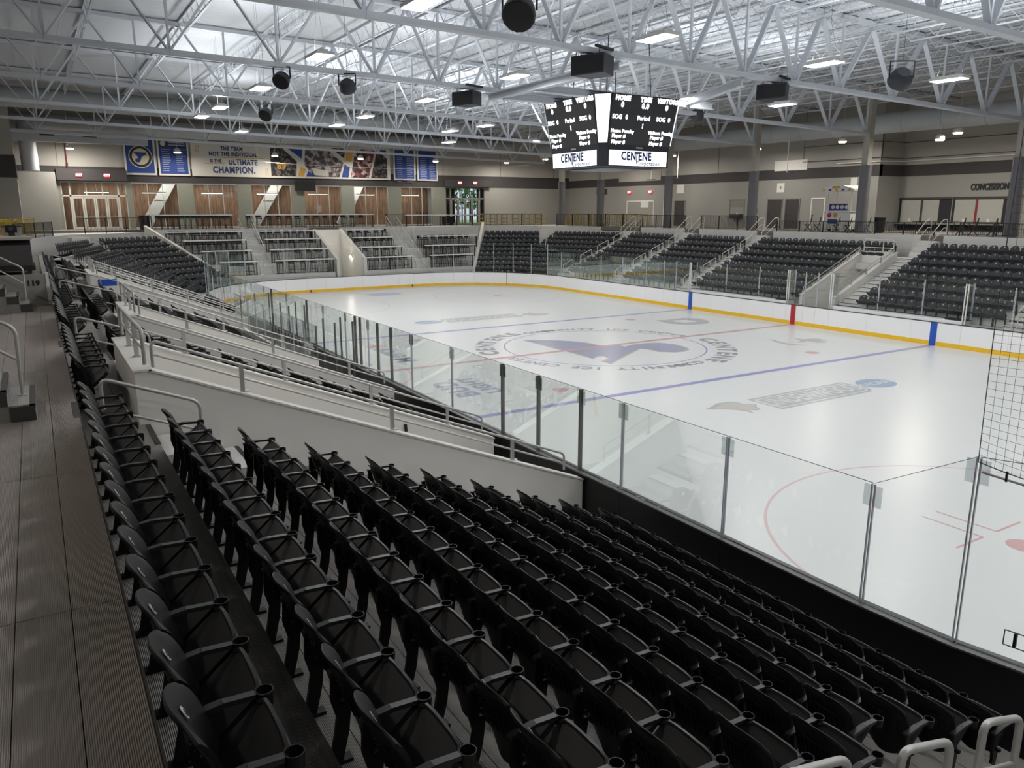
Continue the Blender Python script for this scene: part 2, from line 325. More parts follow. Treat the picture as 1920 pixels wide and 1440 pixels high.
# glass heights
def gtop(p):
    if is_near(p): return 2.72
    if is_far(p): return 2.9
    if p[1] > 0 and -23.5 < p[0] < 0 and p[1] > 12.7: return 3.38
    if p[0] < 22.2 and p[0] > 20: return 2.9
    return 3.45
NOGLASS_NEAR = (-3.3, 7.2); FARBOX = [(-9.0, -2.2), (.52, 7.98)]
def post(p, n, z0, z1, clear=True, parent=boards, w=.045):
    o0 = Vector((p[0]+n[0]*.075, p[1]+n[1]*.075, 0)); mb = MB(); t = Vector((-n[1], n[0], 0)); nn = Vector((*n, 0))
    if clear:
        for k in (-1, 1): mb.bar(o0+t*k*.02+Vector((0, 0, z0)), o0+t*k*.02+Vector((0, 0, z1)), .014, .03, nn)
    else: mb.bar(o0+Vector((0, 0, z0)), o0+Vector((0, 0, z1)), w*1.1, .07, nn)
    po = part('glass_post', mb, POSTC if clear else POSTD, parent)
    if clear and is_near(p) or (not is_far(p) and p[1] > 12):
        for k in (-1, 1):
            c = o0+t*k*.075+Vector((0, 0, z1-.16)); part('corner_clip', MB().bar(c-Vector((0, 0, .14)), c+Vector((0, 0, .14)), .1, .006, nn), CLIP, po)
CLIP = glassmat('clip_acrylic', (.8, .82, .83), .9)
def pane(p0, p1, n0, n1, z0, z1a, z1b, parent=boards, off=.075):
    a = Vector(p0)+Vector(n0)*off; b = Vector(p1)+Vector(n1)*off; d = (b-a).normalized()*.012; a += d; b -= d
    n = Vector(n0)*.006; mb = MB(); v = [(a, z0), (b, z0), (b, z1b), (a, z1a)]; k = len(mb.v)
    mb.v += [(p.x-n.x, p.y-n.y, z) for p, z in v]+[(p.x+n.x, p.y+n.y, z) for p, z in v]
    mb.f += [(3, 2, 1, 0), (4, 5, 6, 7)]+[(i, (i+1) % 4, 4+(i+1) % 4, 4+i) for i in range(4)]
    g = part('glass_pane', mb, GLASS, parent)
    part('pane_edge', MB().bar((a.x, a.y, z1a+.003), (b.x, b.y, z1b+.003), .012, .006), EDGE, g)
EDGE = mat('glass_edge', (92, 100, 98), .3)
for i in range(NS):
    (p0, n0), (p1, n1) = ST[i], ST[(i+1) % NS]
    if (Vector(p0)-Vector(p1)).length < .05: continue
    mid = (p0[0]+p1[0])/2
    near = is_near(p0) and is_near(p1); far = is_far(p0) and is_far(p1)
    if far and any(a < mid < b for a, b in FARBOX): continue
    z0 = 1.085
    ta, tb = gtop(p0), gtop(p1)
    if far: ta = tb = 2.9
    if near: ta = tb = 2.72
    dark = near and (min(p0[0], p1[0]) in (-12.77, -14.24, -15.73, -5.25, -6.3) or -4.0 < mid < -3.0)
    post(p0, n0, 1.04, max(ta-.01, gtop(p0)-.01), not (near and round(p0[0], 2) in (-12.77, -14.24, -15.73, -5.25, -6.3, -3.3, -3.75, 2.0, 7.2)))
    if near or far or True: pane(p0, p1, n0, n1, z0, ta, tb)
# far boxes: set-back ledge with its own glass
for bi, (a, b) in enumerate(FARBOX):
    th = thing('players_box', ['white ledged box with set-back glass beside the concession side stairs', 'white ledged box with set-back glass between blue line and red line'][bi], 'penalty box')
    part('ledge', MB().box(a, b, -13.62, -13.1, 0, 1.22), BOARDW, th); part('ledge_cap', MB().box(a-.02, b+.02, -13.66, -13.56, 1.22, 1.26), CAPD, th)
    part('top_shelf', MB().box(a+.05, a+.9, -13.5, -13.15, 1.22, 1.3), BLK, th)
    n = max(2, round((b-a)/2.35)); xs = [a+(b-a)*i/n for i in range(n+1)]
    for i in range(n): pane((xs[i], -13.53), (xs[i+1], -13.53), (0, -1), (0, -1), 1.26, 2.9, 2.9, th)
    for x in xs: post((x, -13.53), (0, -1), 1.26, 2.9, True, th)
    for x in (a, b):
        part('divider_glass', MB().box(x-.006, x+.006, -13.6, -13.0, 1.09, 2.9), GLASS, th)
        for dx in (-.06, .06): part('divider_post', MB().box(x+dx-.02, x+dx+.02, -13.08, -13.02, 1.09, 2.9), CAPM, th)
# near bench
bench = thing('team_bench', 'team bench enclosure behind the near boards with glass backing', 'team bench')
part('bench_floor', MB().box(-3.9, 6.9, 13.1, 14.35, -.06, .3), ALUF, bench)
part('bench_backing', MB().box(-3.6, 7.2, 14.28, 14.4, .3, 1.1), ALUF, bench)
for i in range(9):
    x = -3.4+i*1.32
    pane((x, 14.3), (x+1.3, 14.3), (0, 1), (0, 1), 1.12, 2.5, 2.5, bench)
    part('glass_post', MB().bar((x, 14.37, 1.1), (x, 14.37, 2.5), .05, .05), POSTD if i in (0, 4, 8) else POSTC, bench)
for x in (-3.4, -2.2, 1.9, 3.1, 7.2):
    part('divider_glass', MB().box(x-.006, x+.006, 13.1, 14.28, 1.12, 2.5), GLASS, bench)
    for y in (13.15, 13.75): part('glass_post', MB().bar((x, y, .3), (x, y, 2.55), .05, .05), POSTD, bench)
for a, b in ((-1.9, 1.6), (3.4, 6.8)):
    part('seat_plank', MB().box(a, b, 13.75, 14.1, .68, .74), BLK, bench)
    for k in range(3): part('plank_leg', MB().box(a+.2+k*(b-a-.5)/2, a+.3+k*(b-a-.5)/2, 13.8, 14.05, .3, .68), BLKM, bench)
# helmets/gear heap on bench edge
gear = thing('equipment_bag', 'black equipment bag lying at the end of the team bench', 'bag')
part('bag_body', MB().tube([(-2.9, 13.45, .48), (-2.75, 13.5, .5), (-2.35, 13.7, .5), (-2.2, 13.75, .46)], [.08, .17, .17, .07], 10), BLK, gear, True)
part('bag_handle', MB().tube(fillet([(-2.75, 13.5, .62), (-2.65, 13.5, .74), (-2.45, 13.6, .74), (-2.35, 13.66, .62)], .05), .012, 6), BLKM, gear, True)

# ------------------------------------------------------------ seats
def seat_meshes(hi):
    w = .235; nu = 12 if hi else 4; prof = [(-.185, .23, .62), (-.18, .29, .8), (-.165, .36, .92), (-.14, .44, .98), (-.11, .53, 1), (-.08, .65, 1), (-.045, .75, 1), (-.01, .825, 1), (.02, .87, 1), (.03, .892, 1)] if hi else [(-.12, .38, .9), (-.05, .58, 1), (0, .84, .9)]
    mb = MB(); nv = len(prof)
    def pt(u, j, t):
        y, z, k = prof[j]; x = u*w*k
        g = j/(nv-1); yy = y-.085*(u*u)*(.45+.55*g) + (.026 if t else 0)-(.012 if (t and j == nv-1) else 0)+(.006 if (not t and j == nv-1) else 0)
        zz = z-(.055*u*u+.04*u**6)*max(0, g-.35)/.65+(.05*u*u if j == 0 else 0)
        return (x, yy, zz)
    for t in (0, 1):
        for j in range(nv):
            for i in range(nu+1): mb.v.append(pt(-1+2*i/nu, j, t))
    K = nv*(nu+1)
    for j in range(nv-1):
        for i in range(nu):
            a = j*(nu+1)+i; mb.f.append((a, a+1, a+nu+2, a+nu+1)); mb.f.append((K+a, K+a+nu+1, K+a+nu+2, K+a+1))
    for i in range(nu):
        mb.f.append((i+1, i, K+i, K+i+1)); a = (nv-1)*(nu+1)+i; mb.f.append((a, a+1, K+a+1, K+a))
    for j in range(nv-1):
        a = j*(nu+1); mb.f.append((a, a+nu+1, K+a+nu+1, K+a)); a += nu; mb.f.append((a+nu+1, a, K+a, K+a+nu+1))
    back = mb
    rib = MB()
    if hi:
        for k in range(7):
            x = -.15+k*.05
            rib.bar((x, -.118-.085*(x/w)**2*.65+.028, .5), (x, -.062-.085*(x/w)**2*.85+.028, .68), .012, .014, (0, 1, 0))
        rib.bar((-.12, -.022, .725), (.12, -.022, .725), .012, .012, (0, 1, 0))
    # tipped-up pan
    pan = MB(); np_ = 8 if hi else 2; P0 = (-.14, .395); P1 = (-.395, .605); th = .045
    d = Vector((P1[0]-P0[0], P1[1]-P0[1])); dn = Vector((d.y, -d.x)).normalized()
    rows = [(0, .95, .02), (.15, 1.03, .0), (.85, 1.03, .0), (1, .98, -.012)]
    for t in (0, 1):
        for f, k, dp in rows:
            for i in range(np_+1):
                u = -1+2*i/np_; bow = .018*(1-u**4) if f == 1 else 0
                q = Vector(P0)+d*f+d.normalized()*bow - dn*(.02*(1-u*u) if (t == 0 and .1 < f < .9) else 0)
                q = q + (dn*-th if t == 0 else Vector((0, 0)))
                if t == 0 and f == 1: q += dn*.01
                pan.v.append((u*w*.96*k, q.x, q.y))
    K = len(rows)*(np_+1)
    for j in range(len(rows)-1):
        for i in range(np_):
            a = j*(np_+1)+i; pan.f.append((a, a+1, a+np_+2, a+np_+1)); pan.f.append((K+a+1, K+a, K+a+np_+1, K+a+np_+2))
    for i in range(np_):
        pan.f.append((i+1, i, K+i, K+i+1)); a = (len(rows)-1)*(np_+1)+i; pan.f.append((a, a+1, K+a+1, K+a))
    for j in range(len(rows)-1):
        a = j*(np_+1); pan.f.append((a, a+np_+1, K+a+np_+1, K+a)); a += np_; pan.f.append((a+np_+1, a, K+a, K+a+np_+1))
    # arm with cup holder on the local +x side
    arm = MB(); ax = .254
    arm.bar((ax, -.05, .60), (ax, -.22, .622), .048, .028); arm.bar((ax, -.22, .622), (ax, -.37, .614), .042, .026) if hi else None
    cup = MB(); n = 14 if hi else 6; r0, r1 = .046, .04
    for (r, z) in ((r1, .55), (r0, .628), (r0-.006, .628), (r1-.006, .556)):
        for i in range(n): a = 2*PI*i/n; cup.v.append((ax+r*math.cos(a), -.415+r*math.sin(a), z))
    for k in range(3):
        for i in range(n): cup.f.append((k*n+i, k*n+(i+1) % n, (k+1)*n+(i+1) % n, (k+1)*n+i))
    cup.f += [tuple(range(n))[::-1], tuple(range(3*n, 4*n))]
    leg = MB()
    if hi:
        pts = [(-.06, .60), (-.10, .60), (-.13, .46), (-.17, .36), (-.15, .2), (-.10, 0.0), (-.02, 0.0), (-.06, .18), (-.08, .3), (-.05, .42)]
        leg.prism(pts, 'x', ax-.014, ax+.014); leg.bar((ax, -.16, .012), (ax, .04, .012), .07, .024)
        leg.bar((ax-.06, -.11, .42), (ax+.06, -.11, .42), .03, .03)
    else: leg.bar((ax, -.09, .6), (ax, -.09, 0), .03, .07)
    dc = MB()
    if hi:
        c = Vector((0, -.030, .803)); t1 = Vector((1, 0, 0)); t2 = Vector((0, .035, .074)).normalized(); nn = t1.cross(t2)
        for k in (0, .004):
            for i in range(14): a = 2*PI*i/14; dc.v.append(tuple(c+t1*.025*math.cos(a)+t2*.036*math.sin(a)+nn*k*1.0))
        dc.f += [tuple(range(14))[::-1], tuple(range(14, 28))]+[(i, (i+1) % 14, 14+(i+1) % 14, 14+i) for i in range(14)]
    else: dc.quad((-.028, -.05, .725), (.028, -.05, .725), (.028, -.042, .785), (-.028, -.042, .785))
    edge = MB(); d3 = Vector((0, d.x, d.y)).normalized(); e0 = Vector((0, P1[0], P1[1]))
    edge.tube([e0+Vector((u*w*.95, 0, 0))+d3*(.016*(1-u**4)-(.02 if abs(u) == 1 else 0)) for u in (-1, -.85, -.5, 0, .5, .85, 1)], .016, 6)
    return back, rib, pan, arm, cup, leg, dc, edge
hb, hr, hp, ha, hc, hl, hd, he = seat_meshes(True)
EDG = he.mesh('front_edge', SEATR, True)  # rolled rim; its lighter plastic paints in the highlight along the edge
SM = [('backrest', hb.mesh('backrest', SEAT, True)), ('seat_pan', hp.mesh('seat_pan', SEAT, True)), ('armrest', ha.mesh('armrest', SEATR)), ('leg', hl.mesh('leg', SEAT))]
RIB = hr.mesh('rib', SEAT); CUP = hc.mesh('cup_holder', SEAT, True); DSC = hd.mesh('number_disc', DISC)
SEATS = []          # (matrix, section phrase, row-from-front, index, end flag)
class Stand:
    def __init__(s, ox, oy, ang, z0, dz, dy, nrow, phrase):
        s.o = (ox, oy); s.a = ang; s.z0 = z0; s.dz = dz; s.dy = dy; s.n = nrow; s.ph = phrase; s.M = T(ox, oy, 0, ang)
    def z(s, f): return s.z0+s.dz*f
    def seats(s, f, x0, n, dirn=1, pitch=.508, ph=None):
        for i in range(n):
            lx = x0+dirn*(i+.5)*pitch
            M = s.M @ T(lx, s.dy*(f+1)-.04, s.z(f)); SEATS.append((M, ph or s.ph, f, i, s))
def deck(name, label, st, spans, planks=3, mt=ALU, rmat=ALUF, base=-.05, nose=[]):
    """spans: per row list of (x0,x1)"""
    th = thing(name, label, 'stand', st.M.copy())
    for f, sp in enumerate(spans):
        for x0, x1 in sp:
            for k in range(planks):
                w = st.dy/planks; part('tread_plank', MB().box(x0, x1, f*st.dy+k*w+.004, f*st.dy+(k+1)*w-.004, st.z(f)-.05, st.z(f)), mt, th)
            zz = st.z(f-1) if f else base
            part('riser', MB().box(x0, x1, f*st.dy+.012, f*st.dy+.03, min(zz, st.z(f)-.1), st.z(f)-.05), rmat, th)
    for (xa, xb, fs) in nose:
        for f in fs:
            if f: 
                sp = part('aisle_step', MB().box(xa, xb, f*st.dy-.3, f*st.dy+.004, st.z(f-1), st.z(f)-st.dz/2), ALUF, th)
                part('step_nosing', MB().box(xa, xb, -.02+f*st.dy-.29, f*st.dy-.25, st.z(f)-st.dz/2, st.z(f)-st.dz/2+.006), NOSE, sp)
            part('nosing', MB().box(xa, xb, f*st.dy-.004, f*st.dy+.06, st.z(f)-.04, st.z(f)+.006), NOSE, th)
    return th
near = Stand(0, 13.16, 0, .23, .33, .83, 10, 'near stand')
# ---- near section in front of camera
secA = Stand(0, 13.16, 0, .23, .33, .83, 10, 'nearest block')
for r in range(1, 11):
    f = 10-r
    x0 = -16.77 if r == 1 else (-17.29 if r == 2 else -17.43); n = 15 if r == 1 else (14 if r < 7 else 13)
    secA.seats(f, x0, n, -1)
deck('grandstand_deck', 'ribbed aluminium seating tiers of the nearest block', secA, [[(-36, -15.97)] for f in range(10)], nose=[(-17.05, -16.0, range(0, 10)), (-25.6, -24.55, range(0, 10))])
secB = Stand(0, 13.16, 0, .23, .33, .83, 10, 'second block along the near side')
for f in range(0, 9):
    secB.seats(f, -12.6, 4, 1, ph='second block before its aisle'); secB.seats(f, -9.45, 4, 1, ph='second block after its aisle')
for n_, x0, p_ in ((8, -15.0, 'run behind the nearest stair opening'), (8, -9.5, 'run after the second aisle'), (9, -4.2, 'run behind the second stair opening'), (12, 1.0, 'run beside the raised platform'), (12, 8.0, 'run behind the third stair opening'), (10, 15.0, 'last straight run')): secB.seats(9, x0, n_, 1, ph=p_)
deck('grandstand_deck', 'aluminium seating tiers between the first and second stair openings', secB, [[(-12.7, -7.2)] if f < 8 else ([(-12.7, -4.1)] if f == 8 else [(-15.97, 22)]) for f in range(10)], nose=[(-10.45, -9.55, range(0, 10)), (-.9, .2, [9])])
secC = Stand(0, 13.16, 0, .23, .33, .83, 10, 'third block behind the team bench')
for f in range(2, 9): secC.seats(f, -3.7, 8, 1, ph='bench-side block before its aisle'); secC.seats(f, 2.0, 9, 1, ph='bench-side block after its aisle')
deck('grandstand_deck', 'aluminium seating tiers behind the team bench', secC, [[] if f < 2 else ([(-3.9, 6.9)] if f < 8 else ([(-4.1, 10.0)] if f == 8 else [])) for f in range(10)], nose=[(.5, 1.6, range(3, 9))])
secD = Stand(0, 13.16, 0, .23, .33, .83, 10, 'fourth block along the near side')
for f in range(0, 9): secD.seats(f, 10.4, 10, 1); secD.seats(f, 16.7, 9, 1)
deck('grandstand_deck', 'aluminium seating tiers beyond the third stair opening', secD, [[(10.2, 22.0)] if f < 9 else [] for f in range(10)], nose=[(15.5, 16.6, range(0, 9))])
# ---- corners and far side
def corner_stand(fx, fy, nx, ny, length, nrow, z0, dz, phrase, label):
    a = math.atan2(-nx, ny); st = Stand(fx-nx*.79, fy-ny*.79, a, z0, dz, .83, nrow, phrase)
    ux, uy = math.cos(a), math.sin(a); return st
def build_corner(sgn):
    side = 'far' if sgn < 0 else 'near'
    # wide corner wedge block (S5) and end block (S6)
    for (p0, p1, n, nrow, z0, ph) in (((22.1, 14.4), (29.1, 12.3), (.287, .958), 9, .71, 'corner block'), ((26.6, 13.6), (29.6, 9.5), (.807, .59), 10, .37, 'end block')):
        nx, ny = n[0], n[1]*sgn; a = math.atan2(-nx, ny); ux, uy = math.cos(a), math.sin(a)
        q0 = Vector((p0[0], p0[1]*sgn)); q1 = Vector((p1[0], p1[1]*sgn))
        if (q1-q0).dot(Vector((ux, uy))) < 0: q0, q1 = q1, q0
        L = (q1-q0).length; st = Stand(q0.x-nx*.79, q0.y-ny*.79, a, z0, .34, .83, nrow, ph+' on the '+side+' side')
        wedge = [(-.12*f if (sgn < 0) else 0, 0) for f in range(nrow)]
        for f in range(nrow):
            e0, e1 = 0, 0
            if nrow == 10 and f == 0: (e0, e1) = (-1.6, 0) if sgn < 0 else (0, -1.6)
            n_ = int((L+e0+e1)/.508); st.seats(f, -e0, n_, 1)
        deck('grandstand_deck', 'aluminium seating tiers of the '+ph+' on the '+side+' side', st, [[((-.9 if nrow == 9 or (sgn < 0 and f > 2) else .1 if sgn > 0 else (0 if f else 2.2)) , (L+.9 if nrow == 9 or (sgn > 0 and f > 2) else L-.1 if sgn < 0 else (L if f else L-2.2)))] for f in range(nrow)], 1, ALUF)
        # stair flight in the aisle beside it
        aw = 1.15; x0 = (L+.1) if sgn < 0 else -1.25
        for f in range(nrow):
            pass
build_corner(-1); build_corner(1)
farS = [Stand(0, -13.2, PI, 1.03, .35, .83, 8, n) for n in ('far block right of the stair opening', 'far block left of the stair opening', 'narrow far block between two stairs', 'last straight far block')]
for f in range(8):
    farS[0].seats(f, 3.2, 14, 1)
    farS[1].seats(f, -8.4, 16 if f < 6 else 19, 1)
    farS[2].seats(f, -15.3, 11, 1)
    farS[3].seats(f, -21.8, 10, 1)
deck('grandstand_deck', 'pale seating tiers right of the far stair opening', farS[0], [[(1.97, 24)] for f in range(8)], 1, ALUF, base=-.05, nose=[(10.4, 11.5, range(8))])
deck('grandstand_deck', 'pale seating tiers left of the far stair opening', farS[1], [[(-9.1, -.1)] if f < 6 else [(-9.1, 1.97)] for f in range(8)], 1, ALUF)
deck('grandstand_deck', 'pale seating tiers between two far stairs', farS[2], [[(-16.1, -9.1)] for f in range(8)], 1, ALUF)
deck('grandstand_deck', 'pale seating tiers of the last straight far block', farS[3], [[(-22.6, -16.1)] for f in range(8)], 1, ALUF)
# ---- instances: 300 nearest as things, the rest one mesh
cpos = CP
SEATS.sort(key=lambda t: (t[0].translation-cpos).length)
grp = {}
for k, (M, ph, f, i, st) in enumerate(SEATS[:300]):
    row = ORD[f]+' row up'; rel = {'nearest block': 'from the pale wall'}.get(ph, 'along')
    lab = 'black tip-up seat, %s along, %s, %s' % (ORD[i], row, ph) if False else None
    r = ob('stadium_seat', None, None, M, None, None, 'seat', 'black tip-up seats of the '+ph)
    key = (ph, f); grp.setdefault(key, []).append((M, r))
    for nm, me in SM:
        c = ob(nm, me, r)
        if nm == 'backrest': ob('rib', RIB, c); ob('number_disc', DSC, c)
        if nm == 'armrest': ob('cup_holder', CUP, c)
        if nm == 'seat_pan': ob('front_edge', EDG, c)
for (ph, f), L in grp.items():
    L.sort(key=lambda t: t[0].translation.x, reverse=(ph == 'nearest block'))
    for i, (M, r) in enumerate(L):
        if ph == 'nearest block': r['label'] = 'black tip-up seat, %s from the pale stair wall, %s row up from the ice' % (ORD[i], ORD[f])
        else: r['label'] = 'black tip-up seat, %s along the %s row up, %s' % (ORD[i], ORD[f], ph)
        if ph == 'nearest block' and f == 9 and i > 8:
            bk = [c for c in r.children if c.name.startswith('backrest')][0]; t2_ = Vector((0, .035, .074)).normalized()
            lettering(str(i-8), .055, (0, -.0375, .800), (1, 0, 0), t2_, BLK, bk, .002, .001)
        if ph == 'nearest block' and i == len(L)-1:
            for c in list(r.children):
                if c.name.startswith(('armrest', 'leg')):
                    d = ob(c.name.split('.')[0], c.data, r, T(-.508, 0, 0))
                    if c.name.startswith('armrest'): ob('cup_holder', CUP, d)
lo = seat_meshes(False); big = MB(); bigd = MB(); nb = 0
for M, ph, f, i, st in SEATS[300:]:
    for k in (0, 2, 3, 5):
        q = lo[k]; n = len(big.v); big.v += [tuple(M @ Vector(v)) for v in q.v]; big.f += [tuple(n+x for x in fc) for fc in q.f]
    q = lo[6]; n = len(bigd.v); bigd.v += [tuple(M @ Vector(v)) for v in q.v]; bigd.f += [tuple(n+x for x in fc) for fc in q.f]
bigo = ob('distant_stadium_seats', big.mesh('distant_stadium_seats', mat('black_plastic_far_lit', (58, 60, 64), .5, spec=.4)), None, None, 'stuff', 'hundreds of black tip-up seats filling the far and corner blocks', 'seats')  # same black plastic, colour lightened for the brighter light on distant seats
ob('number_discs', bigd.mesh('number_discs', DISC), bigo, None, 'stuff')
print('seats', len(SEATS))

# ------------------------------------------------------------ walkway, steps and platform on the near side
wk = thing('upper_walkway', 'dark ribbed aluminium walkway behind the top seat row', 'walkway')
xs = [-40, -33.5, -27.8, -21.9, -18.8, -15.9, -12.9, -10, -7, -4, -2.2]
for i in range(len(xs)-1):
    for k in range(4):
        y0 = 21.465+k*.31
        part('deck_plank', MB().box(xs[i]+.004, xs[i+1]-.004, y0+.003, y0+.307, 3.48, 3.53), ALUD, wk)
part('edge_fascia', MB().box(-40, -2.2, 21.45, 21.465, 3.2, 3.53), NOSE, wk)
for x0, x1 in ((-16.44, -15.5), (-10.4, -9.6)): part('nosing', MB().box(x0, x1, 21.46, 21.53, 3.5, 3.537), NOSE, wk)
for i, x in enumerate((-16.3, -3.85)):
    th = thing('step_flight', ['grey steps with dark nosing nearest the camera at the walkway edge', 'grey steps with dark nosing in front of the numbered wall'][i], 'steps')
    for k in range(4):
        st_ = part('step', MB().box(x, x+1.25, 21.93+.28*k, 22.9+.28, 3.53 if k == 0 else 3.53+.207*k, 3.53+.207*(k+1)), ALU, th)
        part('nosing', MB().box(x, x+1.25, 21.925+.28*k, 21.985+.28*k, 3.53+.207*(k+1)-.05, 3.53+.207*(k+1)+.005), NOSE, st_)
        part('toe_board', MB().box(x-.006, x, 21.93+.28*k, 22.2+.28*k, 3.53+.207*k, 3.53+.207*(k+1)-.02), NOSE, st_)
    rl = thing('handrail', ['grey tubular handrail on the steps nearest the camera', 'grey tubular handrail on the steps before the numbered wall'][i], 'handrail')
    xr = x+.62; zt = 4.62 if i == 0 else 4.62
    part('top_rail', MB().tube(fillet([(xr, 22.06, 3.74), (xr, 22.04, zt), (xr, 22.25, zt+.12), (xr, 23.4, zt+.85)], .12, 5), .024, 10), RAIL, rl, True)
    part('lower_rail', MB().tube([(xr, 22.05, 4.2), (xr, 23.4, 4.2+.97)], .019, 10), RAIL, rl, True)
    part('base_flange', MB().tube([(xr, 22.06, 3.735), (xr, 22.06, 3.75)], .055, 12), RAIL, rl)
pf = thing('raised_platform', 'grey scorer platform wall bearing section number beside the walkway', 'platform')
part('platform_wall', MB().box(-2.15, -2.0, 21.5, 24.5, 3.0, 4.36), mat('platform_grey', (150, 148, 142), .7, noise=.06), pf)
part('side_wall', MB().box(-2.0, 9.0, 21.5, 21.62, 3.0, 4.36), mat('platform_grey', (150, 148, 142), .7), pf)
part('platform_floor', MB().box(-2.0, 9.0, 21.62, 26, 4.2, 4.34), CONC, pf)
part('corner_trim', MB().box(-2.17, -1.98, 21.47, 21.55, 3.5, 4.4), CAPM, pf)
lettering('119', .19, (-2.155, 21.86, 4.12), (0, -1, 0), (0, 0, 1), BLK, pf, .012, .004)
lettering('119', .01, (-2.155, 21.86, 4.12), (0, -1, 0), (0, 0, 1), BLK, pf) if False else None
struct('floor_concourse_near', MB().box(-48, -2.0, 22.95, 34, 3.9, 4.36), CONC, 'grey concourse floor behind the near walkway')
struct('floor_concourse_near_end', MB().box(9, 50, 22.95, 34, 3.9, 4.55), CONC, 'grey concourse floor at the near far corner')
# equipment on the platform
dk = thing('scorer_desk', 'black draped desk with pale tabletop on the raised platform', 'desk')
part('tabletop', MB().box(.3, 2.1, 21.9, 23.2, 5.28, 5.34), mat('desk_top', (176, 172, 166), .35), dk)
part('drape', MB().box(.4, 2.0, 22.0, 23.1, 4.36, 5.28), BLK, dk)
for x in (.42, 1.98):
    for y in (22.0, 23.1): part('leg', MB().box(x-.03, x+.03, y-.03, y+.03, 4.36, 5.28), BLKM, dk)
bc = thing('folded_chair_cart', 'black cart of folded equipment behind the number wall', 'cart')
part('cart_base', MB().box(-1.9, -.3, 21.75, 23.6, 4.45, 4.6), BLK, bc)
for k in range(7): part('folded_frame', MB().box(-1.7+.2*k, -1.58+.2*k, 21.8, 23.4, 4.6, 5.15+.06*(k % 3)), BLK if k % 3 else mat('worn_metal', (92, 90, 92), .4, metal=.6), bc)
part('cart_tray', MB().box(-1.9, -.9, 21.75, 22.7, 5.3, 5.37), mat('desk_top', (176, 172, 166), .35), bc)
for x in (-1.8, -.5):
    for y in (21.9, 23.4): part('caster', MB().tube([(x-.03, y, 4.42), (x+.03, y, 4.42)], .06, 10), BLKM, bc)
cm = thing('tripod_camera', 'dark video camera under a cover on the scorer desk', 'camera')
part('camera_body', MB().box(.55, 1.0, 22.1, 22.4, 5.44, 5.66), BLK, cm); part('lens', MB().tube([(.4, 22.25, 5.56), (.56, 22.25, 5.56)], .06, 12), BLKM, cm, True); part('mount', MB().box(.68, .86, 22.17, 22.33, 5.34, 5.44), BLKM, cm)
bx_ = thing('equipment_crate', 'pale equipment crate standing on the scorer desk', 'crate')
part('crate_body', MB().box(1.2, 1.8, 22.0, 22.5, 5.34, 5.6), mat('crate_grey', (150, 146, 140), .6), bx_); part('lid', MB().box(1.18, 1.82, 21.98, 22.52, 5.6, 5.64), BLKM, bx_)

# ------------------------------------------------------------ stair-opening (vomitory) walls and handrails
def slopez(y, m=.404, y0=13.2, z0=1.0): return z0+m*(y-y0)
def vom_wall(x, w, y0, y1, label):
    th = thing('stair_opening_wall', label, 'wall')
    part('wall_body', MB().prism([(y0, -.05), (y1, -.05), (y1, slopez(y1)-.03), (y0, slopez(y0)-.03)], 'x', x, x+w), VOM, th)
    part('wall_cap', MB().prism([(y0-.02, slopez(y0)-.03), (y1+.02, slopez(y1)-.03), (y1+.02, slopez(y1)), (y0-.02, slopez(y0))], 'x', x-.02, x+w+.02), CAPM, th)
    return th
def slope_rail(x, y0, y1, label, posts, up=.4, m=.404, z0=None, tail=True):
    th = thing('guard_rail', label, 'railing')
    Z = lambda y: slopez(y)
    part('top_rail', MB().tube(fillet([(x, y0, Z(y0)+.08), (x, y0, Z(y0)+up), (x, y1, Z(y1)+up), (x, y1, Z(y1)+.02)], .1, 5), .022, 10), RAIL, th, True)
    part('lower_rail', MB().tube([(x, y0, Z(y0)+up*.52), (x, y1, Z(y1)+up*.52)], .018, 8), RAIL, th, True)
    for k in range(posts):
        y = y0+(y1-y0)*(k+.5)/posts
        p = part('rail_post', MB().box(x-.022, x+.022, y-.03, y+.03, Z(y), Z(y)+up), RAIL, th); part('base_plate', MB().box(x-.04, x+.04, y-.09, y+.09, Z(y), Z(y)+.015), RAIL, p)
    return th
def back_wall(x0, x1, y, label, n):
    th = thing('stair_opening_wall', label, 'wall'); z = slopez(y)
    part('wall_body', MB().box(x0, x1, y, y+.2, 0, z-.03), VOM, th); part('wall_cap', MB().box(x0-.02, x1+.02, y-.02, y+.22, z-.03, z), CAPM, th)
    g = thing('guard_rail', n, 'railing')
    part('top_rail', MB().tube(fillet([(x0+.1, y+.05, z+.05), (x0+.1, y+.05, z+.52), (x1-.1, y+.05, z+.52), (x1-.1, y+.05, z+.05)], .1, 5), .026, 10), RAIL, g, True)
    part('lower_rail', MB().tube([(x0+.1, y+.05, z+.26), (x1-.1, y+.05, z+.26)], .02, 8), RAIL, g, True)
    for k in range(1, 3): p = part('rail_post', MB().box(x0+(x1-x0)*k/3-.022, x0+(x1-x0)*k/3+.022, y+.02, y+.08, z, z+.52), RAIL, g); part('base_plate', MB().box(x0+(x1-x0)*k/3-.06, x0+(x1-x0)*k/3+.06, y, y+.1, z, z+.015), RAIL, p)
vom_wall(-15.95, .2, 13.12, 20.55, 'cream sloping wall beside the nearest seat block'); back_wall(-15.95, -12.7, 20.55, 'cream wall closing the nearest stair opening', 'grey two-bar rail across the nearest stair opening')
vom_wall(-12.9, .2, 13.35, 20.55, 'cream sloping wall on the far side of the nearest stair opening')
vom_wall(-7.2, .2, 13.35, 19.8, 'cream sloping wall in front of the second stair opening'); back_wall(-7.2, -3.9, 19.8, 'cream wall closing the second stair opening', 'grey two-bar rail across the second stair opening')
vom_wall(-4.1, .2, 14.55, 19.8, 'cream sloping wall on the far side of the second stair opening')
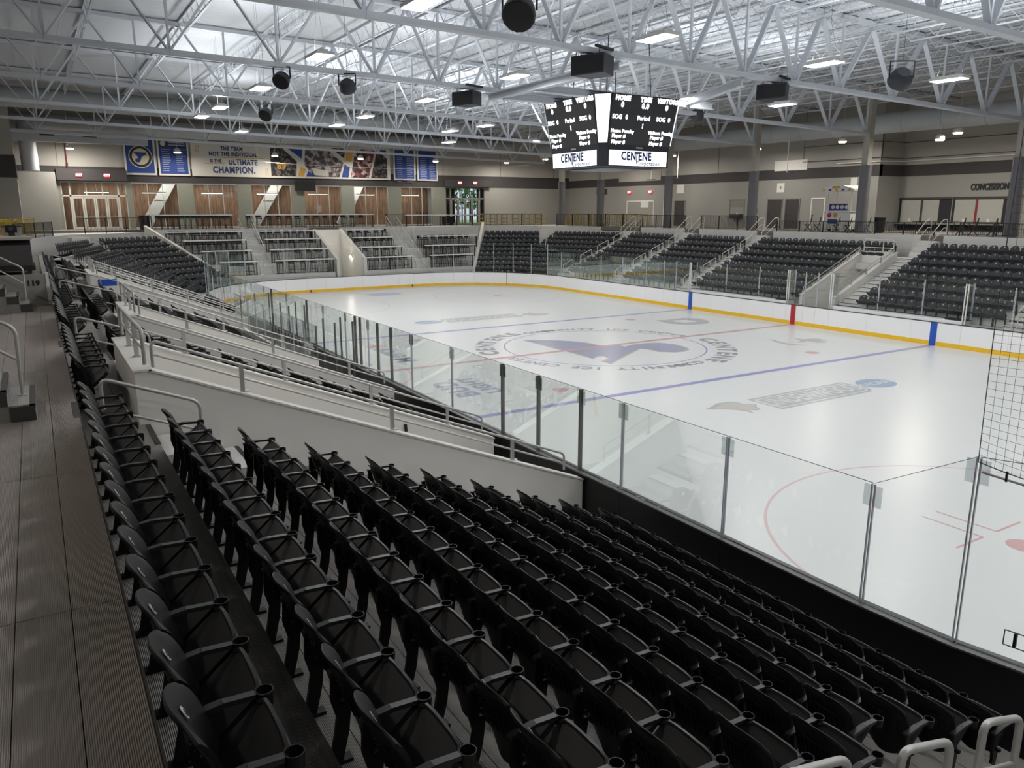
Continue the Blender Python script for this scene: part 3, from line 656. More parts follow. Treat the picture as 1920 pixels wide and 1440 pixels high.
wE = vom_wall(6.9, .2, 14.4, 19.8, 'cream sloping wall with blue tape at its upper end'); back_wall(6.9, 10.2, 19.8, 'cream wall closing the third stair opening', 'grey two-bar rail across the third stair opening')
vom_wall(10.0, .2, 13.5, 19.8, 'cream sloping wall on the far side of the third stair opening')
part('blue_tape', MB().box(6.885, 6.9, 19.1, 19.75, 3.2, 3.45), mat('blue_tape', (28, 84, 190), .5), wE)
slope_rail(-15.85, 13.5, 20.5, 'grey rail on the wall beside the nearest seat block', 3)
slope_rail(-12.8, 13.6, 20.5, 'grey rail along the far wall of the nearest stair opening', 4)
slope_rail(-7.1, 13.6, 19.75, 'grey rail along the near wall of the second stair opening', 3)
slope_rail(-4.0, 14.8, 19.75, 'grey rail along the far wall of the second stair opening', 3)
slope_rail(7.0, 14.6, 19.75, 'grey rail on the wall with blue tape', 4)
slope_rail(10.1, 13.8, 19.75, 'grey rail along the far wall of the third stair opening', 4)

# centre-aisle loop rails; local y direction is up the stand
def loop_rail(st, lx, f0, f1, label, h=.86):
    th = thing('aisle_handrail', label, 'handrail', st.M.copy()); D = st.dy
    ya, yb = f0*D+.35, f1*D+.35; za, zb = st.z(f0), st.z(f1)
    pth = [(lx, ya, za), (lx, ya, za+h), (lx, yb, zb+h), (lx, yb, zb)]
    part('top_rail', MB().tube(fillet(pth, .1, 4), .022, 8), RAIL, th, True)
    part('lower_rail', MB().tube([(lx, ya, za+.42), (lx, yb, zb+.42)], .017, 8), RAIL, th, True)
    for y, z in ((ya, za), (yb, zb)): part('base_flange', MB().tube([(lx, y, z), (lx, y, z+.015)], .05, 10), RAIL, th)
LR = ['lowest', 'second lowest', 'middle', 'second highest', 'highest']
for i, (a, b) in enumerate(((1.6, 2.55), (3.35, 4.3), (5.2, 6.1))):
    def lz(f): return near.z(math.floor(f+.42))
    th = thing('aisle_handrail', 'thick grey loop handrail at the lower right, %s of three' % ['lowest', 'middle', 'highest'][i], 'handrail')
    ya, yb = ((15.1, 15.72), (16.2, 16.86), (17.5, 18.3))[i]; za, zb = near.z(int((ya-13.16)/.83)), near.z(int((yb-13.16)/.83)); zz = (1.98, 2.2, 2.6)[i]
    part('top_rail', MB().tube(fillet([(-24.72, ya, za), (-24.72, ya, zz-.06), (-24.72, yb, zz+.13), (-24.72, yb, zb)], .12, 6), .031, 12), RAIL, th, True)
    part('lower_rail', MB().tube([(-24.72, ya, zz-.5), (-24.72, yb, zz-.33)], .02, 10), RAIL, th, True)
# rail at the top of the near aisle (px 190-330) and next ones beyond
def free_rail(x, y0, z0, y1, z1, fl0, fl1, label):
    th = thing('aisle_handrail', label, 'handrail')
    part('top_rail', MB().tube(fillet([(x, y0, fl0), (x, y0, z0), (x, y1, z1), (x, y1, fl1)], .12, 6), .024, 10), RAIL, th, True)
    part('lower_rail', MB().tube([(x, y0, z0-.4), (x, y1, z1-.4)], .019, 10), RAIL, th, True)
free_rail(-16.0-.55, 21.2, 4.02, 20.05, 3.57, 3.2, 2.87, 'grey loop handrail at the head of the nearest aisle')
free_rail(-10.0, 21.2, 4.05, 19.9, 3.6, 3.2, 2.87, 'grey loop handrail at the head of the second aisle')
free_rail(-.4, 21.2, 4.05, 19.7, 3.6, 3.2, 2.87, 'grey loop handrail at the head of the aisle behind the bench')
free_rail(6.3, 21.2, 4.05, 19.7, 3.6, 3.2, 2.87, 'grey loop handrail before the blue-taped wall')
free_rail(16.0, 21.2, 4.05, 19.7, 3.6, 3.2, 2.87, 'grey loop handrail at the head of the fourth near aisle')
for i, (a, b) in enumerate(((1, 3), (4, 6))): loop_rail(secD, 16.05, a, b, 'grey loop handrail in the fourth near aisle, '+['lower', 'upper'][i]+' one')
for s_i, (lx, nm) in enumerate(((-9.0, 'first aisle left of the far stair opening'), (-15.9, 'second aisle left of the far stair opening'), (-22.35, 'third aisle left of the far stair opening'), (11.0, 'aisle at the right edge of the far stand'))):
    for i, (a, b) in enumerate(((0, 1), (2, 3.2), (4, 5.2), (6, 7.2))):
        st = farS[0]; th = thing('aisle_handrail', 'slim grey loop handrail, %s in the %s' % (['lowest', 'second', 'third', 'highest'][i], nm), 'handrail', st.M.copy())
        ya, yb = a*.83+.3, b*.83+.4; za, zb = st.z(a), st.z(int(b))
        part('top_rail', MB().tube(fillet([(lx, ya, za), (lx, ya, za+.85), (lx, yb, zb+.95), (lx, yb, zb)], .08, 3), .024, 6), CAPM, th, True)
        part('lower_rail', MB().tube([(lx, ya, za+.42), (lx, yb, zb+.5)], .018, 6), CAPM, th, True)

# ------------------------------------------------------------ far stair opening
def fz(y): return 1.65+(abs(y)-13.9)*.44
for x, lab in ((.1, 'pale sloping wall on the left of the far stair opening'), (-1.95, 'pale sloping wall on the right of the far stair opening')):
    th = thing('stair_opening_wall', lab, 'wall')
    part('wall_body', MB().prism([(-13.75, -.05), (-18.7, -.05), (-18.7, fz(18.7)-.03), (-13.75, fz(13.75)-.03)][::-1], 'x', x, x+.2), VOM, th)
    part('wall_cap', MB().prism([(-13.72, fz(13.72)-.03), (-18.72, fz(18.72)-.03), (-18.72, fz(18.72)), (-13.72, fz(13.72))][::-1], 'x', x-.02, x+.22), CAPM, th)
    g = thing('guard_rail', lab.replace('pale sloping wall', 'slim rail'), 'railing')
    xx = x+.1
    part('top_rail', MB().tube(fillet([(xx, -13.9, fz(13.9)), (xx, -13.9, fz(13.9)+.33), (xx, -18.6, fz(18.6)+.33), (xx, -18.6, fz(18.6))], .08, 3), .024, 6), RAIL, g, True)
    part('lower_rail', MB().tube([(xx, -13.9, fz(13.9)+.15), (xx, -18.6, fz(18.6)+.15)], .018, 6), RAIL, g, True)
    for y in (15.1, 16.3, 17.5): part('rail_post', MB().box(xx-.02, xx+.02, -y-.03, -y+.03, fz(y), fz(y)+.33), RAIL, g)
th = thing('stair_opening_wall', 'pale back wall of the far stair opening', 'wall'); part('wall_body', MB().box(-1.9, .25, -18.9, -18.7, 0, fz(18.7)), VOM, th); part('wall_cap', MB().box(-1.95, .3, -18.92, -18.68, fz(18.7), fz(18.7)+.03), CAPM, th)
g = thing('guard_rail', 'slim rail across the back of the far stair opening', 'railing')
part('top_rail', MB().tube(fillet([(-1.7, -18.8, 3.8), (-1.7, -18.8, 4.45), (.1, -18.8, 4.45), (.1, -18.8, 3.8)], .1, 4), .026, 8), CAPM, g, True)
part('lower_rail', MB().tube([(-1.7, -18.8, 4.0), (.1, -18.8, 4.0)], .02, 8), CAPM, g, True); part('rail_post', MB().box(-1.1, -1.06, -18.82, -18.78, 3.8, 4.45), CAPM, g)
for i, (lx, nm) in enumerate(((2.1, 'stairs right of the far stair opening, left one'), (3.0, 'stairs right of the far stair opening, right one'), (-9.7, 'first far aisle, left one'), (-8.5, 'first far aisle, right one'), (-16.7, 'second far aisle, left one'), (-15.4, 'second far aisle, right one'), (-23.2, 'third far aisle, left one'), (-22.0, 'third far aisle, right one'))):
    st = farS[0]; th = thing('concourse_handrail', 'slim grey handrail at concourse level, '+nm, 'handrail', st.M.copy())
    part('top_rail', MB().tube(fillet([(lx, 6.7, 3.55), (lx, 6.7, 4.6), (lx, 7.9, 5.55), (lx, 8.3, 5.55), (lx, 8.3, CZ)], .1, 3), .024, 6), CAPM, th, True); part('lower_rail', MB().tube([(lx, 6.7, 4.15), (lx, 8.0, 5.1), (lx, 8.3, 5.1)], .018, 6), CAPM, th, True)
# stair flights down the far aisles
def stairs(st, x0, x1, label, n=None, f0=0):
    th = thing('stair_flight', label, 'stairs', st.M.copy()); D = st.dy
    for f in range(f0, st.n):
        for h in (0, 1):
            zt = st.z(f)-st.dz*(1-h)*.5-(0 if h else 0); y0 = f*D-.42+h*.42
            if f == 0 and h == 0: continue
            y0 = max(y0, 0)
            if h: part('step', MB().box(x0, x1, y0, y0+.42, zt-st.dz*.5, zt+.004), ALUF, th)
            else: part('step', MB().box(x0, x1, y0, y0+.415, zt-st.dz*.5, zt+.004), ALUF, th)
            part('nosing', MB().box(x0, x1, y0-.004, y0+.03, zt-.06, zt-.03), NOSE, th)
    for k in range(3): part('step', MB().box(x0, x1, st.n*D+.28*k, st.n*D+1.2, st.z(st.n-1)+.3*k, st.z(st.n-1)+.3*(k+1)), ALUF, th)
stairs(farS[0], 1.99, 3.12, 'pale stairs right of the far stair opening')
stairs(farS[0], -9.75, -8.5, 'pale stairs, first aisle left of the far stair opening')
stairs(farS[0], -16.75, -15.4, 'pale stairs, second aisle left of the far stair opening')
stairs(farS[0], -23.3, -22.0, 'pale stairs, third aisle left of the far stair opening')
stairs(farS[0], 10.4, 11.4, 'pale stairs at the right edge of the far stand')
for sgn, side in ((-1, 'far'), (1, 'near')):
    nx, ny = .807, .59*sgn; a = math.atan2(-nx, ny); p = (26.6, 13.6*sgn) if sgn < 0 else (29.6, 9.5)
    st = Stand(26.6-nx*.79, 13.6*sgn-ny*.79, a, .37, .34, .83, 10, '')
    if sgn < 0: stairs(st, .05, 1.45, 'pale stairs in the corner between the two far corner blocks')
    else: stairs(st, -1.45, -.05, 'pale stairs in the corner between the two near corner blocks')
    for i, (f0, f1) in enumerate(((1, 3), (5, 7), (8.2, 9.6))):
        lx = .75 if sgn < 0 else -.75; th = thing('aisle_handrail', 'slim grey loop handrail, %s in the %s corner stairs' % (['lowest', 'middle', 'highest'][i], side), 'handrail', st.M.copy())
        ya, yb = f0*.83, f1*.83; za, zb = st.z(int(f0)), st.z(int(f1))
        part('top_rail', MB().tube(fillet([(lx, ya, za), (lx, ya, za+.85), (lx, yb, zb+.85), (lx, yb, zb)], .08, 3), .024, 6), CAPM if sgn < 0 else RAIL, th, True)
        part('lower_rail', MB().tube([(lx, ya, za+.42), (lx, yb, zb+.42)], .018, 6), CAPM if sgn < 0 else RAIL, th, True)

# ------------------------------------------------------------ concourse slabs, fences
CZ = 4.68
struct('floor_concourse_right', MB().box(-48, 44, -36, -20.95, CZ-.35, CZ), CONC, 'grey concourse floor behind the far stand')
struct('floor_concourse_end', MB().prism([(37.6, 22.9), (37.6, -20.95), (50, -20.95), (50, 34), (36.5, 34), (36.5, 22.9)][::-1], 'z', CZ-.35, CZ), CONC, 'grey concourse floor at the far end')
fas = thing('concourse_fascia', 'pale siding risers under the concourse fence', 'fascia')
def fascia(x0, x1, y, z0=3.4):
    for k in range(3): part('siding_board', MB().box(x0, x1, y-.03-.01*k, y+.01-.01*k, z0+(CZ-z0)*k/3+.01, z0+(CZ-z0)*(k+1)/3), ALUF, fas)
fascia(-36, -3.2, -20.92+.0); fascia(-1.9, 8.4, -20.92); fascia(9.8, 15.3, -20.92); fascia(16.8, 21.9, -20.92)
def fence(pts, label, h=1.07, bar_n=.11, posts=1.75, mt=BLK, r=.012):
    th = thing('picket_fence', label, 'fence')
    for (x0, y0, z0), (x1, y1, z1) in zip(pts, pts[1:]):
        a, b = Vector((x0, y0, z0)), Vector((x1, y1, z1)); L = (b-a).length; n = max(1, round(L/posts)); up = Vector((0, 0, 1))
        part('top_rail', MB().bar(a+up*h, b+up*h, .045, .035), mt, th); part('bottom_rail', MB().bar(a+up*.1, b+up*.1, .03, .03), mt, th)
        for k in range(n+1): p = a+(b-a)*k/n; part('fence_post', MB().bar(p, p+up*(h+.02), .055, .055), mt, th)
        mb = MB(); m = int(L/bar_n)
        for k in range(1, m): p = a+(b-a)*k/m; mb.bar(p+up*.1, p+up*h, r*1.3, r*1.3)
        part('pickets', mb, mt, th, kind='stuff')
    return th
for x0, x1, lab in ((-30, -4.0, 'black picket fence before the concession windows'), (-2.6, 8.2, 'black picket fence in front of the folding chairs and cart'), (9.9, 15.2, 'black picket fence behind the third far block'), (16.9, 21.8, 'black picket fence behind the narrow far block')):
    fence([(x0, -21.0, CZ), (x1, -21.0, CZ)], lab, .69 if x1 < 9 else 1.0)
fence([(23.4, -22.2, CZ), (32.2, -19.7, CZ)], 'black picket fence before the stacked yellow furniture, far corner')
fence([(34.2, -19.3, CZ), (37.7, -14.9, CZ)], 'black picket fence at the top of the far end block')
fence([(24.0, 22.6, 4.3), (31.5, 20.6, 4.3)], 'black picket fence before yellow furniture at the far left')
fence([(34.6, 18.6, 4.5), (37.6, 14.4, 4.5)], 'black picket fence below the double entrance doors')
struct('floor_corner_right', MB().prism([(22, -20.95), (37.6, -20.95), (37.6, -14.3), (34.3, -18.9), (32.4, -19.5), (23.4, -21.9)][::-1], 'z', 3.3, CZ-.01), ALUF, 'pale corner fascia block behind the far corner seats')
struct('floor_corner_left', MB().prism([(22, 22.9), (23.6, 22.3), (32.4, 19.9), (34.6, 18.2), (37.6, 14.2), (37.6, 22.9)][::-1], 'z', 3.3, 4.5), ALUF, 'pale corner fascia block behind the near corner seats')
struct('floor_corner_right_back', MB().box(22, 44, -21.2, -20.9, CZ-.3, CZ), CONC, 'grey concourse strip')

# sloped separation walls of the end zone
for s_, lab in ((-1, 'pale sloping wall between end counters and the far corner seats'), (1, 'pale sloping wall between end counters and the near corner seats')):
    a = Vector((29.9, 9.6*s_, 0)); b = Vector((36.9, 14.5*s_, 0)); d = (b-a).normalized(); n = Vector((-d.y, d.x, 0))*.11
    def pz(t): return .95+t*(4.95-.95)
    th = thing('stair_opening_wall', lab, 'wall'); mb = MB()
    for q in (a-n, b-n, b+n, a+n): mb.v.append((q.x, q.y, 0))
    for q, t in ((a-n, 0), (b-n, 1), (b+n, 1), (a+n, 0)): mb.v.append((q.x, q.y, pz(t)))
    mb.f = [(3, 2, 1, 0), (4, 5, 6, 7)]+[(i, (i+1) % 4, 4+(i+1) % 4, 4+i) for i in range(4)]
    part('wall_body', mb, VOM, th); part('wall_cap', MB().bar(a+Vector((0, 0, pz(0)+.02)), b+Vector((0, 0, pz(1)+.02)), .26, .05), CAPM, th)

# ------------------------------------------------------------ end-zone counter tiers
TX = [31.35, 32.75, 34.15, 35.55]; TZ = [1.38, 2.13, 2.86, 3.46]
CNT = mat('counter_top', (238, 237, 232), .5)
endd = thing('end_terrace', 'pale stepped terrace carrying the bar counters at the far end', 'terrace')
def yl(x): return 9.6+(x-29.9)*.7-.2
for t in range(4):
    x0 = TX[t]; x1 = TX[t+1] if t < 3 else 37.6
    for (ya, yb) in ((1.9, yl(x0)), (-yl(x0), -.7)):
        part('terrace_floor', MB().box(x0, x1, ya, yb, TZ[t]-.12, TZ[t]), ALUF, endd)
        z0 = TZ[t-1] if t else 0
        n = 3 if t else 5
        for k in range(n): part('siding_board', MB().box(x0-.02-.008*(k % 2), x0+.02, ya, yb, z0+(TZ[t]-z0)*k/n+.008, z0+(TZ[t]-z0)*(k+1)/n-.004), ALUF, endd)
for (ya, yb) in ((1.9, 14.3), (-14.3, -.7)):
    for k in range(4): part('siding_board', MB().box(37.56, 37.6, ya, yb, 3.46+.3*k, 3.46+.3*(k+1)-.01), ALUF, endd)
part('siding_block', MB().box(35.9, 37.6, -13.4, -6.9, 3.4, CZ), ALUF, endd)
for k in range(4): part('siding_board', MB().box(35.86, 35.9, -13.4, -6.9, 2.9+.45*k, 2.9+.45*(k+1)-.02), ALUF, endd)
for k in range(3): part('siding_board', MB().box(36.4, 36.44, -6.9, -4.9, 3.2+.5*k, 3.2+.5*(k+1)-.02), ALUF, endd)
def counter(x, ya, yb, zf, h, label, n=None, fencing=True):
    th = thing('bar_counter', label, 'counter')
    part('counter_top', MB().box(x-.2, x+.24, ya, yb, zf+h-.08, zf+h), CNT, th)
    n = n or max(2, round((yb-ya)/1.8))
    for k in range(n+1): y = ya+.05+(yb-ya-.1)*k/n; part('counter_leg', MB().box(x-.03, x+.03, y-.03, y+.03, zf, zf+h-.05), BLK, th)
    mb = MB(); m = int((yb-ya)/.11)
    for k in range(1, m): y = ya+(yb-ya)*k/m; mb.box(x-.008, x+.008, y-.008, y+.008, zf+.08, zf+h-.06)
    part('pickets', mb, BLK, th, kind='stuff'); part('bottom_rail', MB().box(x-.015, x+.015, ya, yb, zf+.06, zf+.1), BLK, th)
# stool mesh
def stool_meshes():
    fr = MB()
    for sx in (-1, 1):
        for sy in (-1, 1): fr.bar((sx*.17, sy*.17, .74), (sx*.21, sy*.21, 0), .028, .028)
    for z, r in ((.28, .19), ):
        for a, b in (((-r, -r), (r, -r)), ((r, -r), (r, r)), ((r, r), (-r, r)), ((-r, r), (-r, -r))): fr.bar((*a, z), (*b, z), .02, .02)
    for s in (-1, 1): fr.bar((.17, s*.17, .74), (.21, s*.17, 1.0), .025, .025); fr.bar((-.05, s*.2, .93), (.2, s*.2, .93), .025, .02); fr.bar((-.05, s*.2, .74), (-.05, s*.2, .93), .02, .02)
    se = MB().prism([(-.2, -.2), (.2, -.2), (.22, 0), (.2, .2), (-.2, .2), (-.22, 0)], 'z', .74, .79)
    ba = MB().prism([(-.21, .82), (.21, .82), (.21, 1.06), (.17, 1.09), (-.17, 1.09), (-.21, 1.06)], 'x', .19, .225)
    return fr.mesh('frame', BLK), se.mesh('seat', BLK), ba.mesh('backrest', BLK)
SF, SS, SB = stool_meshes()
def stool(x, y, z, label, group):
    r = ob('bar_stool', None, None, T(x, y, z, random.uniform(-.12, .12)), None, label, 'stool', group)
    ob('frame', SF, r); ob('seat', SS, r); ob('backrest', SB, r)
rows = []   # (tier, y ranges, stool ys)
lv = ['lowest', 'second', 'third', 'fourth']
for t in range(4):
    x = TX[t]+.12; zf = TZ[t]
    y1 = yl(x)-.1
    counter(x, 7.8, y1, zf, 1.07, 'long pale bar counter, %s tier, left of the left stairs' % lv[t])
    counter(x, 1.95, 6.4, zf, 1.07, 'pale bar counter, %s tier, between left stairs and the tunnel wall' % lv[t])
    counter(x, -4.7+.25*t, -.75, zf, 1.07, 'pale bar counter, %s tier, right of the tunnel wall' % lv[t])
    if t < 3: counter(x, -y1, -6.4-.2*t, zf, 1.07, 'pale bar counter, %s tier, beside the far corner wall' % lv[t])
    def srow(ya, yb, n, ph, skip=()):
        for k in range(n):
            if k in skip: continue
            y = ya+(yb-ya)*(k+.5)/n+random.uniform(-.08, .08)
            stool(x+.5, y, zf, 'black bar stool, %s from the left, %s tier, %s' % (ORD[n-1-k], lv[t], ph), 'bar stools behind the end counters')
    srow(8.0, y1-.3, [7, 9, 10, 11][t], 'left counter')
    srow(2.1, 6.3, [5, 5, 5, 7][t], 'counter left of the tunnel', (3,) if t == 1 else ())
    srow(-4.6, -.9, [6, 4, 5, 5][t], 'counter right of the tunnel')
    if t < 3: srow(-y1+.4, -6.6, [6, 8, 8][t], 'counter by the far corner wall', ())
# top row on the concourse edge
counter(37.7, 8.0, 14.0, CZ, 1.1, 'long pale counter on the concourse edge before the left windows')
counter(37.7, -3.9, 6.9, CZ, 1.1, 'long pale counter on the concourse edge before the middle windows')
counter(37.7, -13.9, -7.0, CZ, 1.02, 'pale counter rail on the concourse edge before the right doors')
fence([(37.7, -7.0, CZ), (37.7, -5.1, CZ)], 'short black picket fence beside the right end stairs')
for i in range(13): stool(38.2, 13.4-i*.43, CZ, 'black bar stool on the concourse edge, %s from the left at the left counter' % ORD[i], 'bar stools behind the end counters')
for i in range(13): stool(38.2, 6.6-i*.8, CZ, 'black bar stool on the concourse edge, %s from the left at the middle counter' % ORD[i], 'bar stools behind the end counters')
for i in range(2):
    th = thing('stair_flight', ['pale stairs left of the tunnel in the end terrace', 'pale stairs right of the tunnel in the end terrace'][i], 'stairs')
    ya, yb = ((6.5, 7.7), (-6.1, -4.95))[i]
    for k in range(16):
        x = 31.4+k*.4; z = .9+k*.236; part('step', MB().box(x, x+.43, ya, yb, z-.25, z), ALUF, th)
    for y in (ya+.1, yb-.1):
        h = thing('handrail', 'slim grey handrail on the %s edge of the %s end stairs' % ('right' if y < (ya+yb)/2 else 'left', ['left', 'right'][i]), 'handrail')
        part('top_rail', MB().tube(fillet([(31.5, y, .9), (31.5, y, 1.85), (37.6, y, 5.6), (37.6, y, 4.7)], .1, 3), .022, 6), RAIL, h, True); part('lower_rail', MB().tube([(31.5, y, 1.4), (37.6, y, 5.15)], .016, 6), RAIL, h, True)
# tunnel in the end terrace
for y, lab in ((1.62, 'cream cheek wall on the left of the end tunnel'), (-.62, 'cream cheek wall on the right of the end tunnel')):
    th = thing('tunnel_wall', lab, 'wall')
    part('wall_body', MB().prism([(31.15, 0), (37.0, 0), (37.0, 4.5), (36.6, 4.5), (31.15, 2.35)], 'y', y, y+.18), VOM, th)
    part('wall_cap', MB().bar((31.15, y+.09, 2.37), (36.6, y+.09, 4.52), .24, .05), CAPM, th); part('end_trim', MB().box(31.1, 31.16, y-.03, y+.21, .9, 2.4), CAPM, th)
th = thing('tunnel_wall', 'cream back wall of the end tunnel with a lit wall lamp', 'wall')
part('wall_body', MB().box(36.55, 36.75, -.5, 1.62, 0, 4.5), VOM, th); part('door_panel', MB().box(36.5, 36.56, .2, .7, 0, 2.2), WALLL, th)
lp = thing('wall_lamp', 'small glowing wall lamp inside the end tunnel', 'lamp')
part('lamp_body', MB().box(33.85, 34.25, -.44, -.36, 2.3, 2.5), CAPM, lp); part('lamp_lens', MB().box(33.87, 34.23, -.36, -.3, 2.28, 2.42), emis('tunnel_lamp', (255, 244, 225), 25), lp)
area('tunnel_light', (34, -.2, 2.35), .4, .2, 25, (1, .93, .82), (PI/2*1.3, 0, 0), lp)

# ------------------------------------------------------------ building shell
FX = 42.0; RY = -28.0
Z0, ZB0, ZB1, ZT = -.4, 8.5, 9.4, 16.5
wf = struct('wall_far_end', MB().box(FX, FX+.3, 19.7, 34, Z0, 9.05), WALLL, 'beige arena wall at the far end with a dark band')
part('upper_wall', MB().box(FX, FX+.3, -29, 34, ZB1, ZT), WALLU, wf)
part('wall_band', MB().box(FX-.03, FX+.3, -29, 34, 8.3, ZB1), WALLB, wf)
for i in range(9): part('panel_joint', MB().box(FX-.006, FX, -26+6.5*i, -26+6.5*i+.03, ZB1, ZT), DARKSEAM, wf)
# wall piers between openings; OPN = (y_left, y_right)
OPN = [(19.5, 15.0), (14.6, 11.2), (10.0, 6.5), (5.35, 1.95), (.75, -2.6), (-3.85, -7.2), (-8.5, -11.8), (-13.2, -17.6)]
edges = [19.7]+[v for o in OPN for v in o]+[-29]
for a, b in zip(edges[::2], edges[1::2]): part('wall_pier', MB().box(FX, FX+.3, b, a, Z0, 8.3), WALLG if a > -17 else WALLL, wf)
FRM = mat('window_frame', (196, 194, 188), .5); FRMD = mat('door_frame', (132, 132, 126), .5)
wood = bpy.data.materials.new('vertical_wood_cladding'); wood.use_nodes = True
_n = wood.node_tree.nodes; _l = wood.node_tree.links; _b = _n['Principled BSDF']; _b.inputs['Roughness'].default_value = .6
_t = _n.new('ShaderNodeTexCoord'); _m = _n.new('ShaderNodeMapping'); _m.inputs['Scale'].default_value = (1, 9, .7); _z = _n.new('ShaderNodeTexNoise'); _z.inputs['Scale'].default_value = 1.6; _z.inputs['Detail'].default_value = 6
_r = _n.new('ShaderNodeValToRGB'); _r.color_ramp.elements[0].position = .3; _r.color_ramp.elements[0].color = (*lin((112, 82, 64)), 1); _r.color_ramp.elements[1].position = .72; _r.color_ramp.elements[1].color = (*lin((172, 136, 108)), 1)
_l.new(_t.outputs['Object'], _m.inputs[0]); _l.new(_m.outputs[0], _z.inputs['Vector']); _l.new(_z.outputs['Fac'], _r.inputs[0]); _l.new(_r.outputs[0], _b.inputs['Base Color'])
lob = struct('wall_lobby', MB().box(45.6, 45.8, -13.6, 26, -.4, 9), VOM, 'lobby wall clad in vertical wood behind the windows')
y = 22.0
while y > -12.6:
    w = random.choice((.28, .34, .4)); part('wood_plank', MB().box(45.5-random.uniform(0, .03), 45.6, y-w+.012, y, 4.68, 8.9), wood, lob); y -= w
struct('floor_lobby', MB().box(42.3, 56, -24, 30, 4.5, 4.68), CONC, 'lobby floor'); struct('ceiling_lobby', MB().box(42.3, 50.2, -24, 30, 8.95, 9.1), VOM, 'lobby ceiling')
for i, y in enumerate((17, 12.8, 8.2, 3.6, -1, -5.6, -10.2)):
    th = thing('linear_lamp', 'slim white linear lamp glowing behind the %s far-end opening' % ORD[i], 'lamp')
    part('lamp_housing', MB().box(43.7, 43.8, y-.9, y+.9, 7.52, 7.6), CAPM, th); part('lamp_lens', MB().box(43.7, 43.8, y-.88, y+.88, 7.49, 7.52), emis('linear_lamp', (255, 250, 240), 5), th)
    part('hanger', MB().box(43.74, 43.76, y-.01, y+.01, 7.6, 8.95), CAPM, th)
    area('lobby_light', (43.9, y, 8.8), .6, 3.6, LOBBY_W, (1, .96, .92), (0, .25, 0), th)
for i, (ya, yb) in enumerate(((11.4, 13.1), (2.4, 4.2), (-5.3, -3.9))):
    th = thing('diagonal_brace', 'white slanting steel-cased brace behind the %s window' % ['leftmost', 'third', 'fifth'][i], 'brace')
    part('brace_casing', MB().bar((44.9, ya-.35, 8.9), (44.9, yb+.5, 4.7), .85, .3, (1, 0, 0)), CAPM, th)
    part('brace_joint', MB().box(44.72, 44.76, (ya+yb)/2-.45, (ya+yb)/2+.45, 6.93, 6.97), FRMD, th)
wi = 1
for i, (a, b) in enumerate(OPN):
    if i in (0, 7): continue
    w = struct('window_%d' % wi, MB().box(FX+.05, FX+.2, b, a, 4.68, 4.78), FRM, 'tall window of four panes, %s from the left in the far-end wall' % ORD[wi-1]); wi += 1
    part('frame_head', MB().box(FX+.05, FX+.2, b, a, 8.2, 8.3), FRM, w)
    n = 3
    for k in range(n+1): y = b+(a-b)*k/n; part('mullion', MB().box(FX+.08, FX+.17, y-.025, y+.025, 4.78, 8.2), FRM, w)
    for k in range(n): part('pane', MB().box(FX+.11, FX+.13, b+(a-b)*k/n+.025, b+(a-b)*(k+1)/n-.025, 4.78, 8.2), WGLASS, w)
def doorset(name, a, b, lab, fm, day=False):
    w = struct(name, MB().box(FX+.02, FX+.2, b, a, 8.2, 8.34), fm, lab)
    W_ = a-b; part('transom_bar', MB().box(FX+.02, FX+.2, b, a, 7.16, 7.28), fm, w)
    s0, s1 = b+.13*W_, a-.13*W_
    for y in (b, s0, s1, a): part('jamb', MB().box(FX+.02, FX+.2, y-.06, y+.06, 4.68, 8.2), fm, w)
    for k in (1, 2): y = s0+(s1-s0)*k/3; part('mullion', MB().box(FX+.05, FX+.17, y-.04, y+.04, 7.28, 8.2), fm, w)
    for y0, y1 in ((b+.06, s0-.06), (s1+.06, a-.06)): part('side_pane', MB().box(FX+.1, FX+.12, y0, y1, 4.7, 8.2), WGLASS, w)
    part('transom_pane', MB().box(FX+.1, FX+.12, s0, s1, 7.28, 8.2), WGLASS, w)
    for k in range(4):
        y0 = s0+.06+(s1-s0-.12)*k/4; y1 = y0+(s1-s0-.12)/4
        d = part('door_leaf', MB().box(FX+.06, FX+.14, y0+.01, y0+.12, 4.7, 7.14).box(FX+.06, FX+.14, y1-.12, y1-.01, 4.7, 7.14).box(FX+.06, FX+.14, y0+.12, y1-.12, 7.02, 7.14).box(FX+.06, FX+.14, y0+.12, y1-.12, 5.55, 5.62).box(FX+.06, FX+.14, y0+.12, y1-.12, 4.7, 4.85), fm, w)
        part('pane', MB().box(FX+.09, FX+.11, y0+.12, y1-.12, 4.85, 7.02), WGLASS, d)
        hy = y1-.2 if k % 2 == 0 else y0+.2
        part('door_handle', MB().bar((FX-.02, hy, 5.4), (FX-.02, hy, 5.9), .03, .03), BLK, d); part('push_bar', MB().box(FX+.0, FX+.04, y0+.15, y1-.15, 5.6, 5.66), FRMD, d)
    return w
doorset('door_1', 19.5, 15.0, 'pale framed four-leaf entrance doors at the left of the far-end wall', FRM)
doorset('door_2', -13.2, -17.6, 'grey framed four-leaf entrance doors at the right of the far-end wall', FRMD)
